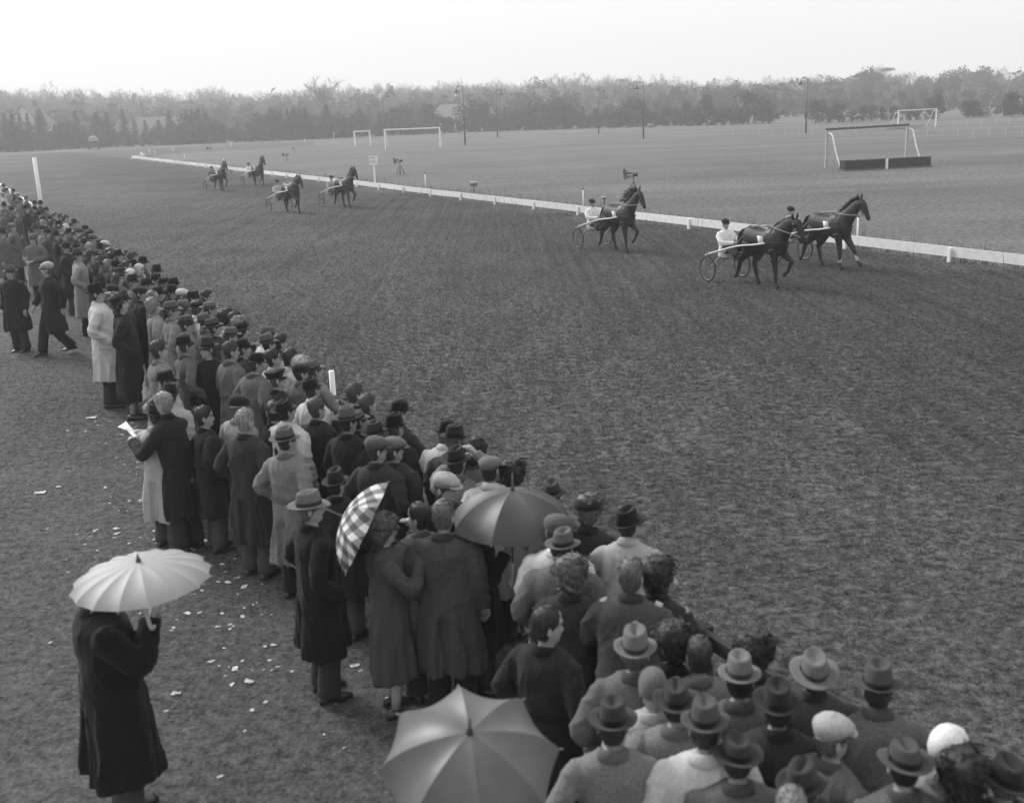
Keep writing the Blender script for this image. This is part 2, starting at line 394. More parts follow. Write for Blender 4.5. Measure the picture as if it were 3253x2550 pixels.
COATT = np.array([(.40, .262, .185, .205), (.60, .248, .178, .192), (.80, .232, .170, .178), (.95, .218, .163, .165), (1.08, .208, .158, .152), (1.20, .214, .158, .155),
 (1.30, .222, .152, .158), (1.36, .224, .136, .150), (1.405, .212, .112, .134), (1.435, .175, .092, .118), (1.458, .128, .076, .102), (1.475, .092, .064, .088)])
def coat_mesh(pose, hem, seed, fit, voxel, skirt=1.0, vent=True):
    rg = np.random.RandomState(seed); mb = MB(); ns = 56
    th = np.linspace(0, 2*PI, ns, endpoint=False)
    T = COATT.copy(); zs = list(np.linspace(hem, 1.05, 16))+[1.12, 1.2, 1.26, 1.32, 1.36, 1.385, 1.41, 1.432, 1.45, 1.465, 1.478]
    rings = []; k1 = rg.randint(4, 6); k2 = rg.randint(7, 11); p1, p2, p3 = rg.rand(3)*6.28; tw = rg.uniform(-1.5, 1.5)
    for z in zs:
        w, f, b = [np.interp(z, T[:, 0], T[:, i]) for i in (1, 2, 3)]
        zz = max(0., (1.0-z)/.6); g = 1+(skirt-1)*zz
        w *= fit*g; f *= fit*g; b *= fit*g
        s, c = np.sin(th), np.cos(th)
        fold = zz*(.020*np.sin(k1*th+p1+tw*z)+.012*np.sin(k2*th+p2-tw*z*1.7))
        up = smoothstep(.95, 1.1, z)*smoothstep(1.42, 1.3, z)
        fold = fold+up*(.006*np.sin(3*th+p3+z*9)+.005*np.sin(5*th+z*23+p1))
        x = (w+fold)*np.sign(s)*np.abs(s)**.84; y = np.where(c > 0, (f+fold)*np.abs(c)**.9, -(b+fold)*np.abs(c)**.9)
        if vent and z < .86:
            y += np.where((np.abs(th-PI) < .12), .05*smoothstep(.86, .80, z), 0)
        zj = np.full(ns, z)
        if z == hem: zj = zj+.012*np.sin(2*th+p2)+.006*np.sin(5*th)
        rings.append(np.stack([x, y, zj], 1))
    R = np.array(rings); sh = R.shape; P = R.reshape(-1, 3)
    if pose['lean']:
        wgt = smoothstep(.75, 1.05, P[:, 2])[:, None]; P = P*(1-wgt)+lean_pts(P, pose['lean'])*wgt
    P = P+[0, 0, pose['dz']]
    mb.loft(P.reshape(sh))
    for side in 'RL':
        sg = 1 if side == 'R' else -1
        s0 = lean_pts((np.array([.160*fit, -.008, 1.365])*[sg, 1, 1])[None], pose['lean'])[0]
        s1 = lean_pts((np.array([.205*fit, -.010, 1.345])*[sg, 1, 1])[None], pose['lean'])[0]
        el = pose['el'+side]; wr = pose['wr'+side]
        path = spline(np.array([s0, s1, .5*(s1+el)+[sg*.012, -.012, 0], el, .5*(el+wr), wr])+[0, 0, pose['dz']], 22)
        tt = np.linspace(0, 1, 22); ph = rg.rand()*6
        rad = np.interp(tt, [0, .15, .35, .6, .8, 1], [.070, .084, .078, .070, .064, .061])*fit
        rad = rad*(1+.055*np.sin(tt*34+ph)*np.exp(-((tt-.6)/.16)**2)+.025*np.sin(tt*50+ph*2))
        mb.tube(path, rad, 14)
    me = mb.mesh('coat', [cloth(3)])
    out = remesh(me, voxel, 1, .5)
    # creases in the cloth: hanging folds below the waist, pulls across the back and round the sleeves
    n = len(out.vertices); co = np.empty(n*3); out.vertices.foreach_get('co', co); co = co.reshape(-1, 3); nn = np.empty(n*3); out.vertices.foreach_get('normal', nn); nn = nn.reshape(-1, 3)
    x, y, z = co[:, 0], co[:, 1], co[:, 2]-pose['dz']; a = np.arctan2(x, y); q = rg.rand(8)*6.28
    warp = .5*np.sin(5*z+q[0]+2*x)+.35*np.sin(11*z+q[1]-3*x)
    hang = (1-np.abs(np.sin(3.5*a+warp*1.2+q[2])))**2*smoothstep(1.15, .6, z)*.026+(1-np.abs(np.sin(6.5*a+warp*1.6+q[6])))**3*smoothstep(1.05, .55, z)*.012
    pull = (1-np.abs(np.sin(11*z+7*x*np.sin(q[3])+9*y+warp*1.4+q[4])))**3*smoothstep(.8, 1.05, z)*smoothstep(1.45, 1.3, z)*.007
    arm = smoothstep(.20, .27, np.abs(x))*smoothstep(.84, .95, z)*(1-np.abs(np.sin(26*z+8*y+14*x*np.sign(x)+warp*2+q[5])))**2*.010
    cr_ = ((1-np.abs(np.sin(17*x+6*z*np.sin(q[0])+9*y+2.0*warp+q[3])))**5*.008+(1-np.abs(np.sin(24*x-7*z*np.sin(q[5])+12*y+2.6*warp+q[1])))**6*.006)*smoothstep(.36, .5, z)
    soft = cr_+.006*np.sin(9*x+q[6]+4*z)*np.sin(7*z+q[7])
    co = co+nn*(hang+pull*(1-smoothstep(.2, .27, np.abs(x)))+arm+soft-.006)[:, None]
    out.vertices.foreach_set('co', co.ravel()); out.update()
    return out
def collar_mesh(fit=1.0, up=.0):
    mb = MB(); ns = 40; th = np.linspace(.30, 2*PI-.30, ns); s, c = np.sin(th), np.cos(th)
    def rg(w, f, b, z, zf):
        return np.stack([w*s, np.where(c > 0, f*c, b*c), z+(zf-z)*(c*.5+.5)**1.5], 1)
    prof = [(.080, .060, .080, 1.45, 1.39), (.070, .062, .075, 1.505+up, 1.44), (.074, .067, .079, 1.512+up, 1.445), (.086, .076, .092, 1.498+up*.6, 1.425),
            (.112, .092, .116, 1.458, 1.37), (.104, .088, .108, 1.449, 1.36)]
    mb.loft([rg(w*fit, f*fit, b*fit, z, zf) for w, f, b, z, zf in prof], False, False, closed=False)
    return mb.mesh('collar', [cloth(2)])
def trouser_mesh(legs, dz=0.0):
    mb = MB()
    for sg, (kn, an) in zip((1, -1), LEGS[legs]):
        hp = np.array([sg*.085, 0, .95+dz]); an = np.array(an)-[0, 0, .02]
        n = 16; t = np.linspace(0, 1, n); rad = np.interp(t, [0, .3, .55, .8, 1], [.115, .105, .095, .090, .096])
        rad = rad*(1+.03*np.sin(t*30+sg)+.05*np.sin(t*60)*smoothstep(.75, 1, t))
        mb.tube(spline([hp, kn, an], n), rad, 14)
    if legs != 'stand': pass
    return mb.mesh('trousers', [cloth(2)])
def shoe_mesh():
    mb = MB(); R = []
    for y, w, h in ((-.085, .018, .03), (-.075, .034, .075), (-.02, .038, .085), (.05, .042, .07), (.11, .048, .05), (.16, .042, .04), (.195, .02, .025)):
        a = np.linspace(0, 2*PI, 12, endpoint=False); s, c = np.sin(a), np.cos(a)
        R.append(np.stack([w*s, np.full(12, y), np.maximum(0, h*.5+h*.5*c)+.002], 1))
    mb.loft(R); return mb.mesh('shoe', [LEATHER])

def hair_mesh(style, seed):
    rg = np.random.RandomState(seed); mb = MB(); rings = []
    thick = {'short': .008, 'bald': .006, 'under': .006, 'wavy': .022, 'curly': .034, 'scarf': .016, 'beanie': .014}[style]
    nz = 13; s, c = np.sin(TH), np.cos(TH)
    front = {'short': .185, 'under': .128, 'bald': .222, 'wavy': .175, 'curly': .175, 'scarf': .165, 'beanie': .150}[style]
    side = {'short': .125, 'under': .105, 'bald': .125, 'wavy': .06, 'curly': .05, 'scarf': .02, 'beanie': .13}[style]
    back = {'short': .02, 'under': .02, 'bald': .02, 'wavy': -.03, 'curly': -.02, 'scarf': -.055, 'beanie': .07}[style]
    lim = np.where(c > .35, front+(side-front)*smoothstep(.85, .35, c), side+(back-side)*smoothstep(.35, -.45, c))
    Z = HEADT[:22, 0][::-1]
    top = .134 if style == 'under' else .243
    for t in np.linspace(1, 0, nz):
        z = lim+(top-lim)*(1-t)
        w, f, b = [np.interp(z, Z, HEADT[:22, i][::-1]) for i in (1, 2, 3)]
        th = thick*(smoothstep(0, .22, np.full(NS, 1-t))*.85+.15)
        th = th*(1+.35*rg.randn(NS)*(1 if style in ('curly', 'wavy') else .25))
        x = (w+th)*np.sign(s)*np.abs(s)**.9; y = np.where(c > 0, (f+th)*np.abs(c)**.92, (b-th)*np.abs(c)**.92)
        rings.append(np.stack([x, y, z+th*.6*(1-t)], 1))
    mb.loft(rings, False, style != 'under')
    if style in ('short', 'bald', 'wavy', 'curly', 'under'):      # locks of hair standing off the scalp
        Rr = np.array(rings); V = []; F = []; nl = {'short': 420, 'bald': 320, 'wavy': 520, 'curly': 620, 'under': 160}[style]; big = {'wavy': 1.5, 'curly': 1.7}.get(style, 1.0)
        for k in range(nl):
            i = rg.randint(1, nz); j = rg.randint(NS); p = Rr[i, j]*(1-.0)+(Rr[i, (j+1) % NS]-Rr[i, j])*rg.rand()
            dn = Rr[i-1, j]-Rr[i, j]; dn = dn/(np.linalg.norm(dn)+1e-6); c0 = np.array([0, -.01, .12]); o = p-c0; o = o/np.linalg.norm(o); sd_ = np.cross(dn, o)
            dn = dn+sd_*rg.normal(0, .45 if style != 'curly' else 1.2); L = rg.uniform(.015, .034)*big; w = .0032*big
            n = len(V); V += [p+sd_*w-o*.002, p-sd_*w-o*.002, p+dn*L*.6+o*rg.uniform(.003, .008)*big, p+dn*L+o*rg.uniform(-.002, .009)*big]; F += [(n, n+1, n+2), (n+1, n+3, n+2)]
        mb.add(V, F)
    if style == 'scarf':
        mb.tube([(0, .075, .0), (.012, .10, -.03), (.02, .105, -.085)], [.018, .022, .012], 6)
        mb.tube([(0, .075, .0), (-.012, .10, -.03), (-.025, .10, -.08)], [.018, .022, .012], 6)
    return mb.mesh('hair', [hairm(2)])
def fedora_mesh(seed, bowler=False, lady=False):
    "crown and brim of a felt hat, in head coordinates"
    rg = np.random.RandomState(seed); mb = MB(); ns = 40; th = np.linspace(0, 2*PI, ns, endpoint=False); s, c = np.sin(th), np.cos(th)
    hc = rg.uniform(.095, .130); pk = rg.uniform(.010, .030); dk = rg.uniform(.7, 1.35); tp = rg.uniform(-.06, .05); dn = rg.uniform(.4, 1.6); bw_ = rg.uniform(.062, .080)*(.72 if lady else 1); curl = rg.uniform(.010, .030); snap = rg.uniform(-.032, .010)
    if bowler: bw_ = .042; curl = .026; snap = .008
    z0 = .150
    def ell(w, f, b, z):
        return np.stack([w*s, np.where(c > 0, f*c, b*c), np.zeros(ns)+z], 1)
    def brimz(k): return z0+k*(curl*s**2+np.where(c > 0, snap*c**2, curl*.8*c**2))
    R = []
    o = bw_
    R.append(ell(.080, .104, .118, z0-.002))
    for k in (.35, .7, 1.0):
        q = ell(.083+o*k*.92, .108+o*k, .120+o*k, 0); q[:, 2] = brimz(k**1.6)-.003; R.append(q)
    for k in (1.0, .7, .35, 0.02):
        q = ell(.083+o*k*.92, .108+o*k, .120+o*k, 0); q[:, 2] = brimz(k**1.6)+.0035; R.append(q)
    if bowler:
        for k in np.linspace(0.1, .98, 8):
            a = k*PI/2; q = ell(.088*math.cos(a)**.7, .112*math.cos(a)**.7, .122*math.cos(a)**.7, z0+.004+.125*math.sin(a)); R.append(q)
    else:
        for k, ww in ((.12, 1.0), (.3, .99), (.55, .95), (.78, .90), (.92, .86), (1.0, .80)):
            ww = ww+tp*k; pin = pk*smoothstep(.45, 1, np.array(k))*np.exp(-((np.abs(th-PI)-PI+.55)/.32)**2)
            q = ell(.084*ww, .108*ww, .121*ww, z0+.004+hc*k); rr = 1-pin/.09; q[:, 0] *= rr; q[:, 1] *= np.where(c > 0, 1-pin*2.2, 1)
            q[:, 2] += .012*k*np.where(c > 0, c, c*.2); R.append(q)
        for kk, dp in ((.86, .000), (.68, .012), (.45, .022), (.22, .026), (.04, .027)):
            q = ell(.084*.8*kk, .108*.8*kk, .121*.8*kk, z0+.004+hc)
            rim = np.exp(-(q[:, 0]/(.03*dn))**2)
            q[:, 2] += .012*np.where(c > 0, c, c*.2)*kk - dp*dk*rim-.004*(1-kk); R.append(q)
    mb.loft(R, False, True)
    return mb.mesh('hat', [felt(3)])
def band_mesh():
    mb = MB(); ns = 40; th = np.linspace(0, 2*PI, ns, endpoint=False); s, c = np.sin(th), np.cos(th)
    R = [np.stack([w*s, np.where(c > 0, f*c, b*c), np.full(ns, z)], 1) for w, f, b, z in ((.0865, .111, .1235, .158), (.0867, .1112, .1237, .175), (.0863, .1108, .1233, .190))]
    mb.loft(R, False, False); mb.box((-.088, 0, .176), (.008, .035, .026)); return mb.mesh('hat_band', [felt(1)])
def cap_mesh(seed):
    rg = np.random.RandomState(seed); mb = MB(); ns = 36; th = np.linspace(0, 2*PI, ns, endpoint=False); s, c = np.sin(th), np.cos(th)
    puff = rg.uniform(.9, 1.15); R = []
    for w, f, b, z in ((.079, .100, .116, .148), (.088, .112, .124, .160), (.102*puff, .136, .134, .180), (.108*puff, .146, .134, .200), (.104*puff, .138, .124, .224), (.085, .105, .1, .247), (.05, .06, .06, .262), (.012, .012, .012, .266)):
        q = np.stack([w*s, np.where(c > 0, f*c, b*c), np.full(ns, z)], 1)
        q[:, 2] -= .035*np.clip(q[:, 1]/.14, 0, 1)**1.5*(z > .17); q[:, 2] += .010*np.clip(-q[:, 1]/.12, 0, 1)*(z > .17)
        q += rg.randn(ns, 1)*.0015; R.append(q)
    mb.loft(R, False, True)
    V = []; F = []; na = 13
    for lvl, dz in ((0, .004), (1, -.004)):
        for k in (0, .5, 1):
            for a in np.linspace(-1.05, 1.05, na):
                V.append(((.086+.022*k)*math.sin(a)*1.05, (.100+.066*k)*math.cos(a)+.004, .158-.022*k*math.cos(a)+dz))
    for lvl in (0, 1):
        for k in range(2):
            for j in range(na-1):
                a = lvl*3*na+k*na+j; q = (a, a+1, a+1+na, a+na); F.append(q if lvl == 0 else q[::-1])
    for j in range(na-1):
        a = 2*na+j; F.append((a, a+1, a+1+3*na, a+3*na))
    mb.add(V, F)
    return mb.mesh('hat', [felt(5)])
def beret_mesh(seed):
    rg = np.random.RandomState(seed); mb = MB(); ns = 30; th = np.linspace(0, 2*PI, ns, endpoint=False); s, c = np.sin(th), np.cos(th); R = []
    for w, f, b, z in ((.080, .100, .117, .150), (.086, .105, .120, .168), (.118, .120, .140, .190), (.128, .122, .145, .212), (.108, .1, .12, .240), (.06, .06, .07, .256), (.008, .008, .008, .262)):
        q = np.stack([w*s, np.where(c > 0, f*c, b*c), np.full(ns, z)], 1); q[:, 0] += (z-.15)*.25; q[:, 2] -= .02*(q[:, 0] > 0)*np.clip(q[:, 0]/.1, 0, 1)*(z > .17); q += rg.randn(ns, 1)*.002; R.append(q)
    mb.loft(R, False, True); mb.tube([(.02, 0, .258), (.022, 0, .275)], [.004, .003], 5); return mb.mesh('hat', [felt(2)])
def peaked_mesh():
    mb = MB(); ns = 32; th = np.linspace(0, 2*PI, ns, endpoint=False); s, c = np.sin(th), np.cos(th); R = []
    for w, f, b, z in ((.082, .104, .118, .150), (.084, .106, .12, .192), (.112, .140, .135, .222), (.122, .150, .145, .234), (.112, .138, .134, .246), (.05, .06, .06, .250), (.01, .01, .01, .250)):
        q = np.stack([w*s, np.where(c > 0, f*c, b*c), np.full(ns, z)], 1); q[:, 2] += .02*np.where(c > 0, c, 0)*(z > .2); R.append(q)
    mb.loft(R, False, True)
    V = [((.084+.02*k)*math.sin(a), (.104+.05*k)*math.cos(a), .158-.03*k*math.cos(a)-d) for d in (0, .005) for k in (0, 1) for a in np.linspace(-1, 1, 11)]
    F = []
    for j in range(10): F += [(j, j+1, j+12, j+11), (22+j, 33+j, 34+j, 23+j), (11+j, 12+j, 34+j, 33+j)]
    mb.add(V, F); mb.box((0, .112, .205), (.022, .008, .026)); return mb.mesh('hat', [felt(1)])

CACHE = {}
def cached(key, fn):
    if key not in CACHE: CACHE[key] = fn()
    return CACHE[key]
WOMEN = 'wksh'
def make_person(loc, yaw, label, gear='f', gt=2, coat=2, hyaw=0.0, hpitch=0.0, pose='sides', sc=1.0, hem=.42, fit=1.0, seed=0, near=True, hair=2, trs=2,
                group='spectators along the course', collar=True, coatmat=None, name='person', cat='person', skirt=1.0, wide=1.0, shirt=False):
    """gear: f felt hat, o bowler, l lady's felt hat, c flat cap, u peaked cap, t beret, b bare, d balding, w wavy hair, k curly hair, s headscarf, n knitted cap"""
    P = POSES[pose]; lady = gear in 'wkstl'
    root = thing(name, loc, -yaw, label, cat, group, sc)
    if wide != 1.0: root.scale = (sc*wide, sc*wide, sc)
    hy = round(hyaw/.15)*.15 if not near else hyaw; hp = round(hpitch/.1)*.1 if not near else hpitch
    hatted = gear in 'folcutsn'
    link('body', cached(('body', pose, round(hy, 3), round(hp, 3), hatted), lambda: body_mesh(P, hy, hp, hatted)), root)
    sd = seed if near else seed % 3
    vox = .014 if near else .024
    cm = cached(('coat', pose, sd, round(hem, 2), round(fit, 2), vox, skirt), lambda: coat_mesh(P, hem, sd, fit*(.93 if lady else 1), vox, skirt, not lady))
    co = link('coat', cm, root, coatmat or cloth(coat))
    if collar and not P['dz']:
        cl = link('collar', cached(('collar', round(fit, 2)), lambda: collar_mesh(fit)), co, cloth(max(0, coat-(1 if coat < 7 else 0))))
        if P['lean']: cl.matrix_local = Matrix.Translation(HIP) @ Matrix.Rotation(-P['lean'], 4, 'X') @ Matrix.Translation(-HIP)
    if not lady or pose.startswith('drive'):
        link('trousers', cached(('trs', P['legs']), lambda: trouser_mesh(P['legs'], P['dz'])), root, cloth(trs))
    for (kn, an) in LEGS[P['legs']]:
        s_ = link('shoe', cached('shoe', shoe_mesh), root); s_.location = (an[0], an[1], an[2]-.09)
        if P['legs'] == 'seat': s_.rotation_euler = (.5, 0, 0)
    if near and not lady and not P['dz']:
        k_ = fit*1.02
        for s in (-1, 1):
            if P['lean'] or pose in ('umb', 'umbl'): continue
            fl = MB(); fl.box((s*.220*k_, .045, .905), (.022, .15, .055), (0, s*.10, s*-.15)); fo = fl.build('pocket_flap', coatmat or cloth(max(0, coat-(1 if coat < 7 else 0))), co, False)
        if seed % 3 == 0 and not P['lean']:
            hb = MB(); R_ = [[(w*math.sin(q), -.172*k_*abs(math.cos(q))**.9, z) for q in np.linspace(PI-.85, PI+.85, 13)] for w, z in ((.226*k_, 1.035), (.226*k_, 1.085))]
            hb.loft(R_, False, False, closed=False); hb.build('half_belt', coatmat or cloth(max(0, coat-(1 if coat < 7 else 0))), co, True)
    pv = head_frame(P); off = Vector(pv)
    def on_head(o, dp=0.0, dyaw=0.0):
        e = (Matrix.Rotation(-(hy+dyaw), 4, 'Z') @ Matrix.Rotation(-(hp+dp), 4, 'X'))
        o.matrix_local = Matrix.Translation(off) @ e @ Matrix.Translation((0, 0, .06)); return o
    rg = random.Random(seed*31+5)
    style = {'w': 'wavy', 'k': 'curly', 's': 'scarf', 'n': 'beanie', 'd': 'bald', 't': 'wavy', 'l': 'wavy', 'f': 'under', 'o': 'under', 'c': 'under', 'u': 'under'}.get(gear, 'short')
    if gear in 'sn':
        nm = 'headscarf' if gear == 's' else 'knitted_cap'
        on_head(link(nm, cached(('hair', style, seed % 3), lambda: hair_mesh(style, seed % 3)), root, felt(gt)))
    else:
        hm = hairm(gt if gear in 'bdwk' else hair)
        on_head(link('hair', cached(('hair', style, seed % 4), lambda: hair_mesh(style, seed % 4)), root, hm))
    hat = None
    if gear in 'fol':
        kind = 'b' if gear == 'o' else gear
        hat = link('hat', cached(('hat', kind, seed % 13), lambda: fedora_mesh(seed % 13, gear == 'o', gear == 'l')), root, felt(gt))
        link('hat_band', cached('band', band_mesh), hat, felt(max(0, gt-3)))
    elif gear == 'c': hat = link('hat', cached(('cap', seed % 4), lambda: cap_mesh(seed % 4)), root, felt(gt))
    elif gear == 't': hat = link('hat', cached(('beret', seed % 3), lambda: beret_mesh(seed % 3)), root, felt(gt))
    elif gear == 'u': hat = link('hat', cached('peak', peaked_mesh), root, felt(gt))
    if hat: on_head(hat, rg.uniform(-.16, .10), rg.uniform(-.2, .2)); hat.scale = (.88*rg.uniform(.97, 1.04), .88*rg.uniform(.97, 1.04), rg.uniform(.86, .98))
    return root
